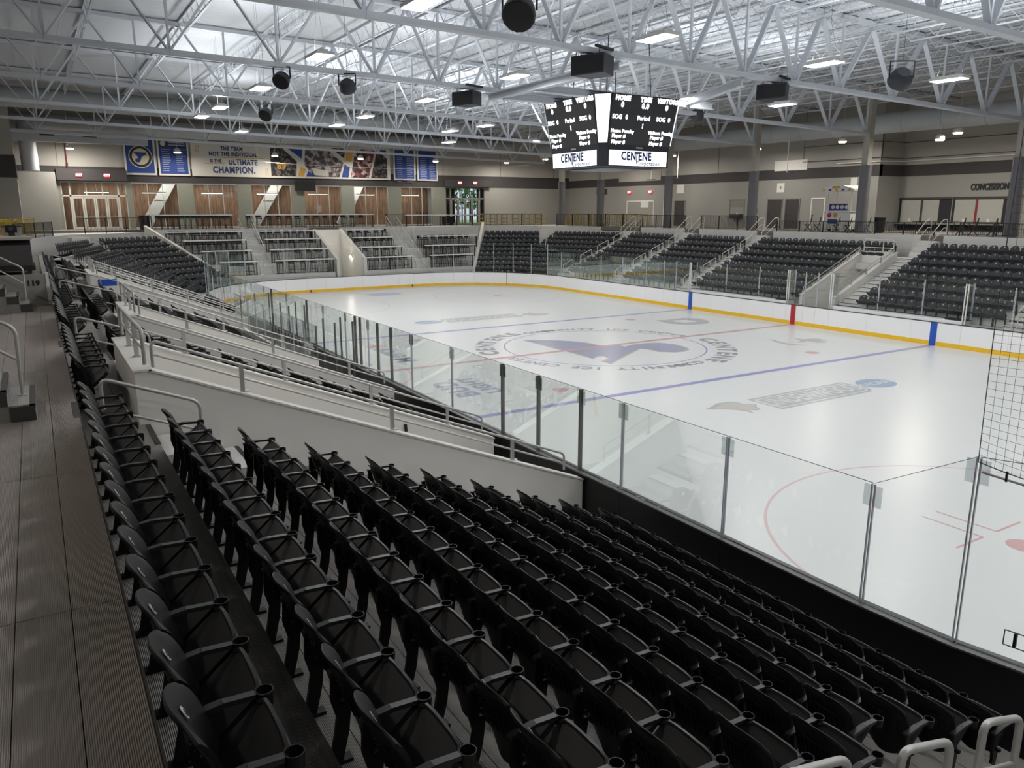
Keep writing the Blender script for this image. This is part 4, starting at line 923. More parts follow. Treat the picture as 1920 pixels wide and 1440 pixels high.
# daylight window beyond the right doors
d_ = struct('window_7', MB().box(50, 50.2, -18.3, -13.5, 4.7, 9), wood, 'outer lobby wall with daylight windows seen through the right doors')
part('outer_wall', MB().box(50, 50.2, -24, -21.2, 4.7, 9), WALLG, d_); part('outer_header', MB().box(50, 50.2, -24, -13.5, 8.6, 9.1), VOM, d_)
for k in range(4): part('mullion', MB().box(49.95, 50.1, -18.3-k*.95-.05, -18.3-k*.95+.05, 4.7, 8.6), CAPM, d_)
for z in (5.6, 6.9): part('glazing_bar', MB().box(49.95, 50.1, -21.2, -18.3, z-.04, z+.04), CAPM, d_)
struct('wall_lobby_side', MB().box(45.8, 50, -13.6, -13.4, 4.7, 9), wood, 'wood-clad lobby return wall')
struct('wall_lobby_right', MB().box(42.3, 50, -24.2, -24, 4.7, 9), WALLG, 'lobby side wall')
grass = mat('grass', (120, 160, 84), .9, noise=.4, nscale=2); 
struct('floor_outdoor_lawn', MB().box(50.3, 90, -60, 20, 4.3, 4.5), grass, 'green lawn outside the lobby windows')
treem = mat('foliage', (70, 112, 62), .9, noise=.5, nscale=1.5)
for i in range(5):
    th = thing('tree', 'green leafy tree outdoors, %s from the left beyond the lobby windows' % ORD[i], 'tree')
    cx, cy = 66+3*(i % 2), -18-4.2*i; mb = MB()
    for k in range(90):
        a, z, r = random.uniform(0, 2*PI), random.uniform(6.2, 10.5), 1.9
        c = Vector((cx+r*math.cos(a)*random.random(), cy+r*math.sin(a)*random.random(), z)); s = .5
        v = [c+Vector((random.uniform(-s, s), random.uniform(-s, s), random.uniform(-s, s))) for _ in range(4)]; mb.quad(*v)
    part('foliage', mb, treem, th); part('trunk', MB().tube([(cx, cy, 4.5), (cx, cy, 8)], .14, 8), BLKM, th)
sun = bpy.data.lights.new('sun', 'SUN'); sun.energy = 3.0; so = bpy.data.objects.new('sun', sun); so.rotation_euler = (.7, .5, 0); COL.objects.link(so)

# right wall and concession recess
wr = struct('wall_right', MB().box(5.75, 44, RY-.3, RY, Z0, 8.35), WALLL, 'beige right-hand arena wall with a dark band')
part('upper_wall', MB().box(5.75, 42, RY-.3, RY-.01, 9.1, ZT), WALLU, wr); part('upper_wall', MB().box(-48, 6.0, -30.9, -30.6, 9.1, ZT), WALLU, wr); part('upper_wall', MB().box(5.76, 6.0, -30.6, RY-.3, 9.1, ZT), WALLU, wr)
part('wall_band', MB().box(5.72, 42, RY-.3, RY+.03, 8.35, 9.1), WALLB, wr)
part('wall_return', MB().box(5.75, 6.0, -30.9, RY-.3, Z0, 8.35), WALLL, wr); part('wall_band', MB().box(5.72, 6.0, -30.9, RY, 8.35, 9.1), WALLB, wr)
part('recess_wall', MB().box(-48, 5.75, -30.9, -30.6, Z0, 8.35), WALLL, wr); part('wall_band', MB().box(-48, 5.75, -30.9, -30.57, 8.35, 9.1), WALLB, wr)
for x in (7, 12, 20.5, 29, 36): part('panel_joint', MB().box(x, x+.03, RY+.0, RY+.012, 9.1, ZT), DARKSEAM, wr)
# second storey look-through opening behind the scoreboard
part('ledge_opening', MB().box(27.5, 33.5, RY+.01, RY+.05, 8.75, 9.6), WALLU, wr)
part('ledge_panel', MB().box(11.6, 14.6, RY+.01, RY+.06, 9.0, 9.75), VOM, wr)
struct('wall_camera_end', MB().box(-44.3, -44, -36, 34, -.4, ZT), WALLU, 'arena wall behind the camera')
struct('wall_left', MB().box(-48, 50, 29.6, 30, -.4, ZT), WALLU, 'arena wall on the near side')
bl = struct('wall_left_block', MB().box(36.6, FX, 22.2, 29.6, Z0, 8.3), WALLL, 'projecting beige wall block at the far left')
part('wall_band', MB().box(36.57, FX, 22.17, 29.6, 8.3, 9.8), WALLB, bl); part('upper_wall', MB().box(36.6, FX, 22.2, 29.6, 9.8, ZT), WALLU, bl)
part('panel_door', MB().box(36.55, 36.6, 24.0, 25.6, 4.7, 7.4), WALLB, bl)
part('shadow_recess', MB().box(FX-1.4, FX, 19.8, 22.2, Z0, 8.9), WALLL, bl)
struct('wall_door_surround', MB().box(FX-.5, FX, 14.9, 19.7, 8.34, 9.2), WALLB, 'dark surround over the left entrance doors')
struct('wall_door_surround_right', MB().box(FX-.4, FX, -18.2, -13.0, 8.34, 9.0), WALLB, 'dark surround over the right entrance doors')
# exit signs
exm = emis('exit_red', (255, 70, 80), 1.2)
for i, (x, y, z, ax) in enumerate(((FX-.56, 18.2, 8.75, 'x'), (FX-.56, 16.3, 8.75, 'x'), (FX-.46, -14.6, 8.72, 'x'), (FX-.46, -16.3, 8.72, 'x'), (31.8, RY+.1, 7.75, 'y'), (28.8, RY+.1, 7.75, 'y'))):
    th = thing('exit_sign', 'small red glowing exit sign, %s' % ['left one over the left entrance doors', 'right one over the left entrance doors', 'left one over the right entrance doors', 'right one over the right entrance doors', 'left one on the right-hand wall', 'right one on the right-hand wall'][i], 'exit sign')
    if ax == 'x': part('sign_box', MB().box(x, x+.08, y-.19, y+.19, z-.13, z+.13), exm, th); lettering('EXIT', .2, (x-.004, y, z), (0, -1, 0), (0, 0, 1), emis('exit_letters', (255, 190, 190), 2), th, .01)
    else: part('sign_box', MB().box(x-.19, x+.19, y-.04, y+.04, z-.13, z+.13), exm, th); lettering('EXIT', .2, (x, y+.045, z), (-1, 0, 0), (0, 0, 1), emis('exit_letters', (255, 190, 190), 2), th, .01)
# doors and openings in the right wall
dn = 3
for (x0, x1, lab, style) in ((24.2, 25.6, 'dark recessed doorway beside a pale door on the right wall', 1), (26.0, 27.0, 'pale door left of the dark recessed doorway', 0), (17.4, 19.0, 'pale door with glazed upper panel beside a drinking fountain', 2), (13.6, 15.1, 'dark opening half hidden by a round column', 1), (12.0, 13.4, 'dark recessed opening right of the round column', 1), (9.8, 11.0, 'pale single door on the right wall before the cart', 0), (28.3, 32.2, 'pale double doors under two exit signs', 0)):
    d = struct('door_%d' % dn, MB().box(x0, x1, RY, RY+.06, 6.86, 6.95), FRMD if style else VOM, lab); dn += 1
    for x in (x0, x1-.07): part('jamb', MB().box(x, x+.07, RY, RY+.06, 4.7, 6.86), FRMD if style else VOM, d)
    lf = part('door_leaf', MB().box(x0+.07, x1-.07, RY, RY+.03, 4.7, 6.86), WALLB if style == 1 else WALLL, d)
    if style == 2: part('glazed_panel', MB().box(x0+.1, x1-.1, RY+.03, RY+.04, 6.3, 6.85), WALLG, lf)
    part('door_handle', MB().box(x1-.25, x1-.15, RY+.03, RY+.08, 5.65, 5.72), BLKM, lf)
# small wall signs and plates
def sign(x, z, w, h, label, txt=None, face='r', m=None, y=RY):
    th = thing('wall_sign', label, 'sign'); part('sign_plate', MB().box(x-w/2, x+w/2, y+.01, y+.04, z-h/2, z+h/2), m or CAPM, th)
    if txt: lettering(txt, h*.42, (x, y+.045, z), (-1, 0, 0), (0, 0, 1), BLK, th, .006)
sign(24.9, 7.9, .9, .75, 'pale hanging restroom sign above the dark doorway'); sign(13.9, 7.75, .7, .7, 'pale square sign with a figure left of the round column', 'R')
sign(16.2, 6.0, .25, .4, 'small dark plaque on the right wall, left of the round column', None, 'r', BLKM); sign(29.6, 6.6, 1.1, .55, 'pale notice on the double doors', None)
sign(7.6, 8.0, .5, .6, 'pale bracket sign right of the round column near the cart'); sign(36.2, 7.9, 1.7, .55, 'dark slatted vent plate near the far corner', None, 'r', BLKM)
co = thing('lettered_sign', 'dark raised CONCESSIONS lettering above the serving windows', 'sign')
lettering('CONCESSIONS', .56, (.86, -30.56, 7.5), (-1, 0, 0), (0, 0, 1), mat('sign_black', (30, 32, 36), .5), co, .022, .03, 'LEFT', sx=.62)
for i, (xa, xb) in enumerate(((5.47, 2.3), (1.72, -1.29))):
    w = struct('window_%d' % (8+i), MB().box(xb-.3, xa+.2, -30.6, -30.5, 6.75, 6.9), WALLB, 'serving opening with two grey roller shutters, %s' % ['left', 'right'][i])
    part('opening_back', MB().box(xb-.3, xa+.2, -30.6, -30.57, 4.7, 6.75), mat('dark_interior', (46, 46, 52), .8), w)
    mm = (xa+xb)/2+.1
    for a, b in ((xb+(.5 if i == 0 else 0), mm-.05), (mm+.05, xa)):
        s = part('roller_shutter', MB().box(a, b, -30.57, -30.52, 5.2, 6.72), mat('shutter_grey', (176, 176, 168), .55, noise=.06), w)
        for k in range(10): part('shutter_slat', MB().box(a, b, -30.52, -30.51, 5.22+.15*k, 5.34+.15*k), mat('shutter_grey', (176, 176, 168), .55), s)
        part('shutter_lock', MB().box((a+b)/2-.07, (a+b)/2+.07, -30.51, -30.47, 5.3, 5.5), CAPM, s)
    part('centre_post', MB().box(mm-.07, mm+.07, -30.55, -30.48, 4.7, 6.75), mat('red_post', (130, 44, 44), .6) if i else WALLB, w)
    part('counter_sill', MB().box(xb-.3, xa+.2, -30.6, -30.2, 5.1, 5.2), WALLG, w)

# ------------------------------------------------------------ banners on the far-end wall
NAVY = mat('banner_navy', (34, 62, 132), .7); BW = mat('banner_white', (206, 203, 194), .7); GOLD = mat('banner_gold', (204, 160, 72), .7); BTX = mat('banner_text_blue', (44, 66, 112), .7); PALE = mat('banner_pale_text', (150, 160, 186), .7)
def photo(n, c, s):
    m = bpy.data.materials.new(n); m.use_nodes = True; N = m.node_tree.nodes; L = m.node_tree.links; b = N['Principled BSDF']; b.inputs['Roughness'].default_value = .7
    t = N.new('ShaderNodeTexCoord'); v = N.new('ShaderNodeTexVoronoi'); v.inputs['Scale'].default_value = s; r = N.new('ShaderNodeValToRGB'); L.new(t.outputs['Object'], v.inputs['Vector']); L.new(v.outputs['Color'], r.inputs[0])
    r.color_ramp.elements[0].color = (*lin(c[0]), 1); r.color_ramp.elements[1].color = (*lin(c[-1]), 1); r.color_ramp.elements[0].position = .3; r.color_ramp.elements[1].position = .8
    if len(c) == 3: e = r.color_ramp.elements.new(.55); e.color = (*lin(c[1]), 1)
    L.new(r.outputs[0], b.inputs['Base Color']); return m
PH1 = photo('crowd_print', ((28, 28, 32), (60, 58, 60), (120, 108, 100)), 5); PH2 = photo('celebration_print', ((70, 66, 72), (132, 118, 120), (186, 172, 168)), 4); PH3 = photo('team_print', ((46, 42, 50), (140, 62, 58), (190, 178, 172)), 3)
BX = FX-.2
def ban(th, name, pts, d, m): return part(name, MB().prism(pts, 'x', BX-d, BX-d+.004), m, th)     # pts (y,z)
def rect(y0, y1, z0, z1): return [(y0, z0), (y0, z1), (y1, z1), (y1, z0)]
def bz(y, k):   # banner top / bottom heights follow the wall
    return (11.72 if k else 8.98)
b1 = thing('wall_banner', 'blue banner with a round winged-note crest, leftmost on the far-end wall', 'banner')
part('banner_frame', MB().box(BX, BX+.06, 12.66, 14.93, 8.85, 11.72), BW, b1); ban(b1, 'banner_field', rect(12.8, 14.8, 9.0, 11.57), .004, NAVY)
cy, cz = 13.75, 10.25
for r, m, d in ((.86, BW, .008), (.8, BLK, .012), (.62, mat('crest_cream', (206, 196, 166), .7), .016)): ban(b1, 'crest_disc', [(cy-r*math.cos(a), cz+r*math.sin(a)) for a in [2*PI*k/28 for k in range(28)]], d, m)
ban(b1, 'crest_note', [(cy+.5, cz+.35), (cy-.45, cz+.32), (cy-.4, cz+.15), (cy-.1, cz+.0), (cy+.0, cz-.25), (cy+.12, cz-.45), (cy+.38, cz-.42), (cy+.42, cz-.2), (cy+.2, cz-.12), (cy+.22, cz+.02)], .02, NAVY)
def roster(y1, y0, label, head=True, n=11, top=False):
    b = thing('wall_banner', label, 'banner'); part('banner_frame', MB().box(BX, BX+.06, y0, y1, 8.85, 11.72), BW, b); ban(b, 'banner_field', rect(y0+.13, y1-.13, 8.98, 11.59), .004, NAVY)
    if top:
        ban(b, 'banner_header', rect(y0+.13, y1-.13, 11.05, 11.59), .008, BLK); ban(b, 'crest_disc', [(y1-.45-.2*math.cos(a), 11.33+.2*math.sin(a)) for a in [2*PI*k/16 for k in range(16)]], .012, BW)
        for k in (0, 1): ban(b, 'header_line', rect(y0+.25, y1-.85, 11.18+.2*k, 11.27+.2*k), .012, PALE)
    for c in (0, 1):
        for k in range(n):
            w = random.uniform(.45, .72); ya = y1-.32-c*(y1-y0)*.45; z = 10.85-k*.165
            ban(b, 'name_line', rect(ya-w, ya, z, z+.05), .008, PALE)
roster(12.5, 10.15, 'blue banner with a dark header and two columns of names', top=True)
roster(-7.75, -9.95, 'blue banner with two columns of names right of the photo mural', n=14)
roster(-10.15, -12.3, 'blue banner with two columns of names, rightmost on the far-end wall', n=12)
b2 = thing('photo_mural', 'long cream mural with slogan lettering and hockey photo panels', 'banner')
part('banner_frame', MB().box(BX, BX+.06, -7.4, 10.0, 8.85, 11.65), BW, b2)
def L2(t, s, y, z, b=.02, sx=.8): lettering(t, s, (BX-.006, y, z), (0, -1, 0), (0, 0, 1), BTX, b2, b, .003, sx=sx)
L2('THE TEAM', .44, 6.75, 11.1); L2('NOT THE INDIVIDUAL', .44, 6.65, 10.66); L2('IS THE', .36, 8.1, 10.1); L2('ULTIMATE', .58, 5.9, 10.02, .03); L2('CHAMPION.', .72, 6.65, 9.38, .035)
for y0, y1, z in ((4.2, 8.4, 10.38), (7.4, 9.0, 9.86)): ban(b2, 'gold_bar', rect(y0, y1, z, z+.05), .006, GOLD)
for y in (9.55, 9.35): ban(b2, 'gold_bar', rect(y, y+.08, 10.75, 11.3), .006, GOLD)
for y in (3.85, 4.0): ban(b2, 'gold_bar', rect(y, y+.07, 9.0, 9.6), .006, GOLD)
# right half: px->y helper on the mural, u 0..1 from y=3.6 to -7.2
def U(u): return 3.6-u*10.8
def Vz(v): return 9.0+v*2.5
def pan_(name, pts, m, d=.006): ban(b2, name, [(U(u), Vz(v)) for u, v in pts][::-1], d, m)
pan_('photo_panel', [(0, 0), (.2, 0), (.21, .5), (.08, 1), (0, 1)], PH1); lettering('89', .75, (BX-.02, U(.085), Vz(.33)), (0, -1, 0), (0, 0, 1), GOLD, b2, .03)
pan_('blue_panel', [(.12, 1), (.265, 1), (.25, .6)], NAVY); pan_('photo_panel', [(.27, .4), (.35, .0), (.56, 0), (.6, .5), (.45, 1), (.285, 1)], PH2)
ban(b2, 'held_banner', [(U(.33), Vz(.3)), (U(.47), Vz(.22)), (U(.47), Vz(.02)), (U(.35), Vz(.06))][::-1], .012, BW)
pan_('gold_panel', [(.21, .0), (.26, .0), (.28, .25), (.24, .32)], GOLD); pan_('blue_panel', [(.28, 0), (.36, 0), (.3, .2)], NAVY)
pan_('photo_panel', [(.5, 1), (.62, 1), (.61, .65)], PH1); pan_('gold_panel', [(.63, 1), (.7, 1), (.67, .55), (.62, .6)], GOLD); pan_('blue_panel', [(.58, 0), (.64, 0), (.655, .35), (.61, .45)], NAVY)
pan_('photo_panel', [(.66, 0), (.82, 0), (.885, 1), (.71, 1)], PH3); pan_('photo_panel', [(.84, 0), (.99, 0), (.99, .7), (.9, 1)], PH1); pan_('blue_panel', [(.92, 1), (.985, 1), (.985, .8)], NAVY)
tv = thing('wall_television', 'dark wall-mounted television over the middle pier of the far-end wall', 'television')
part('screen_body', MB().box(FX-.35, FX-.22, -.15, 1.65, 7.75, 8.65), BLK, tv); part('bracket', MB().box(FX-.22, FX, .6, .9, 8.0, 8.4), BLKM, tv); lettering('WALK ON', .14, (FX-.356, .75, 7.9), (0, -1, 0), (0, 0, 1), CAPM, tv, .004) if False else None
for i, (a, y0) in enumerate(((1, .35),)):
    sp = thing('sign_post', 'pale slim stand in front of the middle pier', 'sign'); part('sign_face', MB().box(39.5, 39.55, .15, .5, 5.9, 6.5), BW, sp); part('stand_pole', MB().box(39.5, 39.55, .3, .35, 4.68, 5.9), BLKM, sp); part('stand_foot', MB().box(39.35, 39.7, .1, .55, 4.68, 4.71), BLKM, sp)

# ------------------------------------------------------------ columns
for i, x in enumerate((-14.9, -6.2, 2.5, 11.1, 19.7, 28.4, 34.4)):
    th = thing('round_column', 'grey round column with paler top, %s along the far side' % (['rightmost beyond the frame', 'in front of the concession lettering', 'beside the snack cart', 'beside the dark doorway', 'behind the narrow far block', 'in the far corner, right one', 'in the far corner, left one'][i]), 'column')
    part('column_shaft', MB().tube([(x, -21.75, CZ), (x, -21.75, 8.66)], .33, 20), COLM, th, True); part('column_top', MB().box(x-.2, x+.2, -21.95, -21.55, 8.66, 13.2), COLU, th)
    part('collar', MB().tube([(x, -21.75, 8.6), (x, -21.75, 8.7)], .36, 20), COLM, th)

# ------------------------------------------------------------ roof
def zc(y): return 10.5+.021*(y+21.3)
NODES = [20.7, 17.05, 13.4, 9.7, 6.95, 4.2, 1.45, -1.3, -4.05, -6.8, -10.4, -14.1, -17.8, -21.3]
TXS = [-23.5, -14.85, -6.2, 2.4, 11.0, 19.6, 28.2, 36.8]
tn = ['behind the camera', 'nearest overhead', 'second ahead', 'third ahead, over centre ice', 'fourth ahead', 'fifth ahead', 'sixth ahead', 'seventh ahead, by the end wall']
for i, x in enumerate(TXS):
    th = thing('roof_truss', 'pale grey steel roof truss, %s' % tn[i], 'roof truss')
    ys = [24.4]+NODES
    for a, b in zip(ys, ys[1:]):
        part('bottom_chord', MB().bar((x, a-.004, zc(a)), (x, b+.004, zc(b)), .3, .16), TRUSS, th)
        m = (a+b)/2; p = (x, m, zc(m)+2.72)
        part('diagonal', MB().bar((x-.06, a-.05, zc(a)+.08), (x-.06, m, p[2]-.1), .07, .13, (1, 0, 0)).bar((x+.06, a-.05, zc(a)+.08), (x+.06, m, p[2]-.1), .07, .13, (1, 0, 0)), TRUSS, th)
        part('diagonal', MB().bar((x-.05, b+.05, zc(b)+.08), (x-.05, m, p[2]-.1), .05, .1, (1, 0, 0)).bar((x+.05, b+.05, zc(b)+.08), (x+.05, m, p[2]-.1), .05, .1, (1, 0, 0)), TRUSS, th)
        part('vertical', MB().bar((x, b, zc(b)+.08), (x, b, zc(b)+2.66), .08, .08), TRUSS, th)
    part('top_chord', MB().bar((x, 29.4, zc(29.4)+2.72), (x, -31, zc(-31)+2.72), .26, .16), TRUSS, th)
jy = sorted(set([(a+b)/2 for a, b in zip([24.4]+NODES, NODES)]+[n for n in NODES if n < 9]+[-24.5, 25.8]))
def joist_meshes(L):
    t = MB().box(0, L, -.06, .06, -.06, 0); b = MB().box(.5, L-.5, -.045, .045, -.66, -.61); w = MB(); n = round(L/1.2); st = (L-1.0)/n
    for k in range(n):
        x0 = .5+k*st; w.bar((x0, 0, -.61), (x0+st/2, 0, -.06), .022, .022).bar((x0+st/2, 0, -.06), (x0+st, 0, -.61), .022, .022)
    w.bar((0, 0, -.05), (.5, 0, -.61), .03, .03).bar((L, 0, -.05), (L-.5, 0, -.61), .03, .03)
    return t.mesh('top_chord', TRUSS), b.mesh('bottom_chord', TRUSS), w.mesh('web_bars', TRUSS)
JC = {}
jx = TXS+[42.0]
for a, b in zip(jx, jx[1:]):
    L = round(b-a-.14, 3)
    if L not in JC: JC[L] = joist_meshes(L)
    for k_, y in enumerate(sorted(jy, reverse=True)):
        r = ob('bar_joist', None, None, T(a+.07, y, zc(y)+2.83), None, 'slender pale bar joist, %s from the near side, %s bay from the camera wall' % (ORD[k_], ORD[jx.index(a)]), 'joist', 'bar joists under the roof deck')
        for nm, me in zip(('top_chord', 'bottom_chord', 'web_bars'), JC[L]): ob(nm, me, r)
ceil = ob('ceiling', MB().quad((-44, -31, zc(-31)+3.02), (42.2, -31, zc(-31)+3.02), (42.2, 30, zc(30)+3.02), (-44, 30, zc(30)+3.02)).mesh('ceiling', DECK), None, None, 'structure', 'pale ribbed metal roof deck')
# ribbed sheets running across the joists
sl = .021; sw = .915; mb = MB(); y0, y1 = -31, 30
pr = []
for k in range(6):
    b0 = k*sw/6; pr += [(b0, .09), (b0+.03, .03), (b0+.10, .03), (b0+.13, .09)]
pr.append((sw, .09))
for (xa, za), (xb, zb) in zip(pr, pr[1:]): mb.quad((xa, y0, za+zc(y0)+2.83), (xb, y0, zb+zc(y0)+2.83), (xb, y1, zb+zc(y1)+2.83), (xa, y1, za+zc(y1)+2.83))
dm = mb.mesh('deck_sheet', DECK); x = -30.0; k = 0
while x < 42:
    ob('deck_sheet', dm, ceil, T(x, 0, random.uniform(-.004, .004))); x += sw; k += 1
for x in TXS: part('deck_seam', MB().bar((x+.22, 30, zc(30)+2.845), (x+.22, -31, zc(-31)+2.845), .05, .02), DARKSEAM, ceil)
for yy in (19.8, 12.4, 2.8, -7.5, -15.8): part('bridging', MB().bar((-30, yy, zc(yy)+2.2), (42, yy, zc(yy)+2.2), .04, .04), TRUSS, ceil)
# header beams framing the scoreboard
for i, (p, q) in enumerate((((-6.2, 4.6, 10.72), (2.4, 4.6, 10.72)), ((-6.2, -1.2, 10.66), (2.4, -4.9, 10.66)), ((-1.2, 4.6, 10.66), (-1.2, -4.8, 10.58)), ((1.2, 4.6, 10.66), (1.2, -4.8, 10.58)))):
    th = thing('support_beam', 'pale steel beam of the scoreboard support frame, %s' % ['left one', 'right one', 'front crosspiece', 'rear crosspiece'][i], 'beam')
    p, q = Vector(p), Vector(q); u = Vector((0, 0, .13)); part('web', MB().bar(p, q, .04, .3), TRUSS, th); part('flange', MB().bar(p+u, q+u, .28, .03), TRUSS, th); part('flange', MB().bar(p-u, q-u, .28, .03), TRUSS, th)

# ------------------------------------------------------------ ducts
def duct(path, r, label, n=20, joints=2.4, grille=False):
    th = thing('round_duct', label, 'duct'); part('duct_body', MB().tube(path, r, n), DUCT, th, True)
    for a, b in zip(path, path[1:]):
        a, b = Vector(a), Vector(b); L = (b-a).length; d = (b-a)/L; m = int(L/joints)
        for k in range(1, m): c = a+d*(L*k/m); part('duct_joint', MB().tube([c-d*.03, c+d*.03], r+.02, n), DUCT, th, True)
    return th
duct([(40.9, 27, 12.35), (40.9, -20, 12.1)], .6, 'long round silver duct above the banners at the far end')
duct([(34.0, 25, 13.3), (34.0, -12, 12.9)], .65, 'second round silver duct under the deck at the far end')
duct([(-20, -25.3, 11.3), (25, -25.3, 11.55), (37.5, -21.5, 11.7)], .62, 'long round silver duct along the right-hand wall')
dg = thing('duct_plenum', 'pale rectangular duct with dark slot grilles at the upper left', 'duct')
part('plenum_body', MB().box(38.6, 39.3, 13.5, 24, 10.9, 11.7), DUCT, dg)
for y in (20.5, 17.8, 15.2): part('slot_grille', MB().box(38.57, 38.6, y-.9, y, 11.3, 11.42), BLKM, dg)
vd = duct([(39.5, 21.3, 8.9), (39.5, 21.3, 12.2)], .55, 'vertical round duct at the far left above the wall band')
pipe = thing('fire_pipe', 'dark red vertical pipe at the far left wall', 'pipe'); part('pipe_run', MB().tube([(41.8, 18.9, 8.6), (41.8, 18.9, 12)], .05, 8), mat('pipe_red', (96, 44, 42), .5), pipe, True); part('pipe_clamp', MB().tube([(41.8, 18.9, 9.5), (41.8, 18.9, 9.6)], .08, 8), BLKM, pipe)
pp = thing('wall_conduit', 'thin conduits running along the top of the band on the right wall', 'conduit')
part('conduit_run', MB().tube([(-12, -30.45, 9.35), (-1, -30.45, 9.4), (5.6, -30.45, 9.35), (5.6, RY+.15, 9.3), (9, RY+.15, 9.3)], .045, 6), CAPM, pp, True)
for z in (9.55, 10.6): part('conduit_run', MB().tube([(-12, -30.5, z+.1), (5.65, -30.5, z), (5.65, RY+.1, z), (12, RY+.1, z)], .02, 6), BLKM, pp, True)
part('conduit_drop', MB().tube([(5.6, RY+.1, 9.3), (5.6, RY+.1, 12.3)], .03, 6), BLK, pp, True)
for x in (25.5, 22.2, 11): 
    rd = thing('hanger_rod', 'thin white rod hanging before the right wall, %s' % {25.5: 'left one', 22.2: 'middle one', 11: 'right one'}[x], 'rod'); part('rod', MB().tube([(x, -25, 8.7), (x, -25, 12)], .03, 6), CAPM, rd); part('rod_foot', MB().box(x-.5, x+.5, -25.1, -24.9, 8.66, 8.7), BLKM, rd)

# ------------------------------------------------------------ lamps over the ice
LENS = emis('lamp_lens', (246, 248, 255), 14)
LP = [(-9.59, 13.3), (-9.67, 6.07), (-9.6, -1.32), (-9.95, -8.1), (-2.11, 13.35), (-2.18, 6.15), (-1.7, -3.26), (-2.03, -8.47), (4.99, 6.27), (5.36, 13.35), (12.26, 13.51), (12.16, 6.36), (12.77, -1.11), (16.49, 13.59), (16.85, 6.26), (16.52, -.77), (23.36, 10.06), (23.64, -4.31), (5.2, -2.0), (12.5, -8.6), (20, -9),
      (-17.1, 13.3), (-17.1, 6.1), (-17.1, -1.3), (-17.1, -8.2), (-24.6, 6.1), (-24.6, -1.3), (-24.6, -8.2), (-24.6, 13.0), (-32.1, 13.0), (-32.1, 6.1), (-32.1, -1.3), (-32.1, -8.2)]  # hindmost row and the lamp listed before it: unseen, added to light cream walls
hm = MB().box(-.62, .62, -.29, .29, .0, .09).box(-.5, .5, -.12, .12, .09, .16).mesh('lamp_housing', CAPM); lm = MB().box(-.58, .58, -.26, .26, -.02, .0).mesh('lamp_lens', LENS)
wm = MB()
for sx in (-.5, .5): wm.bar((sx, 0, .12), (sx*.3, 0, 1.3), .006, .006).bar((sx*.3, 0, 1.3), (sx*.3, 0, 3.1), .006, .006)
wm = wm.mesh('hanger_wire', BLKM)
for i, (x, y) in enumerate(LP):
    vis = i < 21
    r = thing('high_bay_lamp', 'glowing high-bay lamp, %s from the near side, %s cross row from the camera' % (ORD[sorted([q[1] for q in LP if abs(q[0]-x) < 1.2], reverse=True).index(y)], ORD[sum(1 for v in (-28, -20.5, -13, -6, 2, 9, 14.6, 18.5, 22) if x > v)]), 'lamp', T(x, y, 10.8))
    ob('lamp_housing', hm, r); ob('lamp_lens', lm, r); ob('hanger_wire', wm, r)
    area('lamp_light', (0, 0, -.04), 1.1, .5, LAMP_W*(.55 if -26 < x < -20 else .8 if -20 < x < -14 else 1), (1, .98, .95), parent=r)
    area('ceiling_fill', (0, 0, .2), 1.1, .5, UP_W, (.93, .97, 1), (PI, 0, 0), parent=r)  # fill added over the housing to lift the roof deck
# pendants over the concourse
DL = emis('dome_lens', (255, 240, 215), 16)
dmesh = MB().tube([(0, 0, .32), (0, 0, .3), (0, 0, .2), (0, 0, .02)], [.06, .12, .24, .27], 16).mesh('dome', mat('dome_white', (236, 228, 214), .4), True)
lmesh = MB().tube([(0, 0, .02), (0, 0, -.05)], [.26, .22], 16).mesh('dome_lens', DL); smesh = MB().tube([(0, 0, .3), (0, 0, 3.4)], .008, 6).mesh('stem', CAPM)
NEAR_FILL = [(x, 25.2, 10.4) for x in (-36, -27, -18, -9, 0, 9, 18, 27)]  # unseen pendants added as fill for the near stand
for i, (x, y, z) in enumerate([(39.5, 18.7, 11.0), (39.0, 18.7, 10.5), (39.3, 11.39, 10.5), (39.3, 3.87, 10.5), (39.3, -3.58, 10.5), (39.3, -10.87, 10.5), (39.3, -18.57, 10.6), (37, -21.6, 10.9), (22.31, -24.5, 10.5), (13.37, -24.5, 10.45), (6.29, -24.5, 10.45), (-.26, -24.5, 10.1), (-1.28, -24.5, 10.4), (-9, -24.5, 10.4), (30, -24.5, 10.5), (38.5, 24.5, 10.6)]+NEAR_FILL):
    r = thing('dome_pendant', 'small glowing dome pendant over the concourse, %s counting from the left' % ORD[[1, 2, 3, 4, 5, 6, 7, 8, 10, 11, 12, 14, 15, 16, 9, 0][i]] if i < 16 else 'unseen added dome pendant brightening the near walkway, %s counting from the camera wall' % ORD[i-16], 'lamp', T(x, y, z))
    ob('dome', dmesh, r); ob('dome_lens', lmesh, r); ob('stem', smesh, r)
    area('dome_light', (0, 0, -.08), .35, .35, DOME_W if i < 16 else NEAR_FILL_W, (1, .93, .84), parent=r)
# long white sagging cable crossing before the banners
cb = thing('sagging_cable', 'thin white cable sagging across before the banners', 'cable')
part('cable_run', MB().tube([(39.5, 10.0, 11.2), (39.5, 9.6, 10.6), (39.4, 8.6, 10.15), (39.3, 6, 10.0), (39, 0, 9.8), (38.6, -6, 9.7), (38, -12, 9.85), (37.5, -20, 10.3)], .02, 5), CAPM, cb, True); part('cable_drop', MB().tube([(30, 7.7, 10.9), (30.1, 7.5, 9.6)], .015, 5), CAPM, cb)

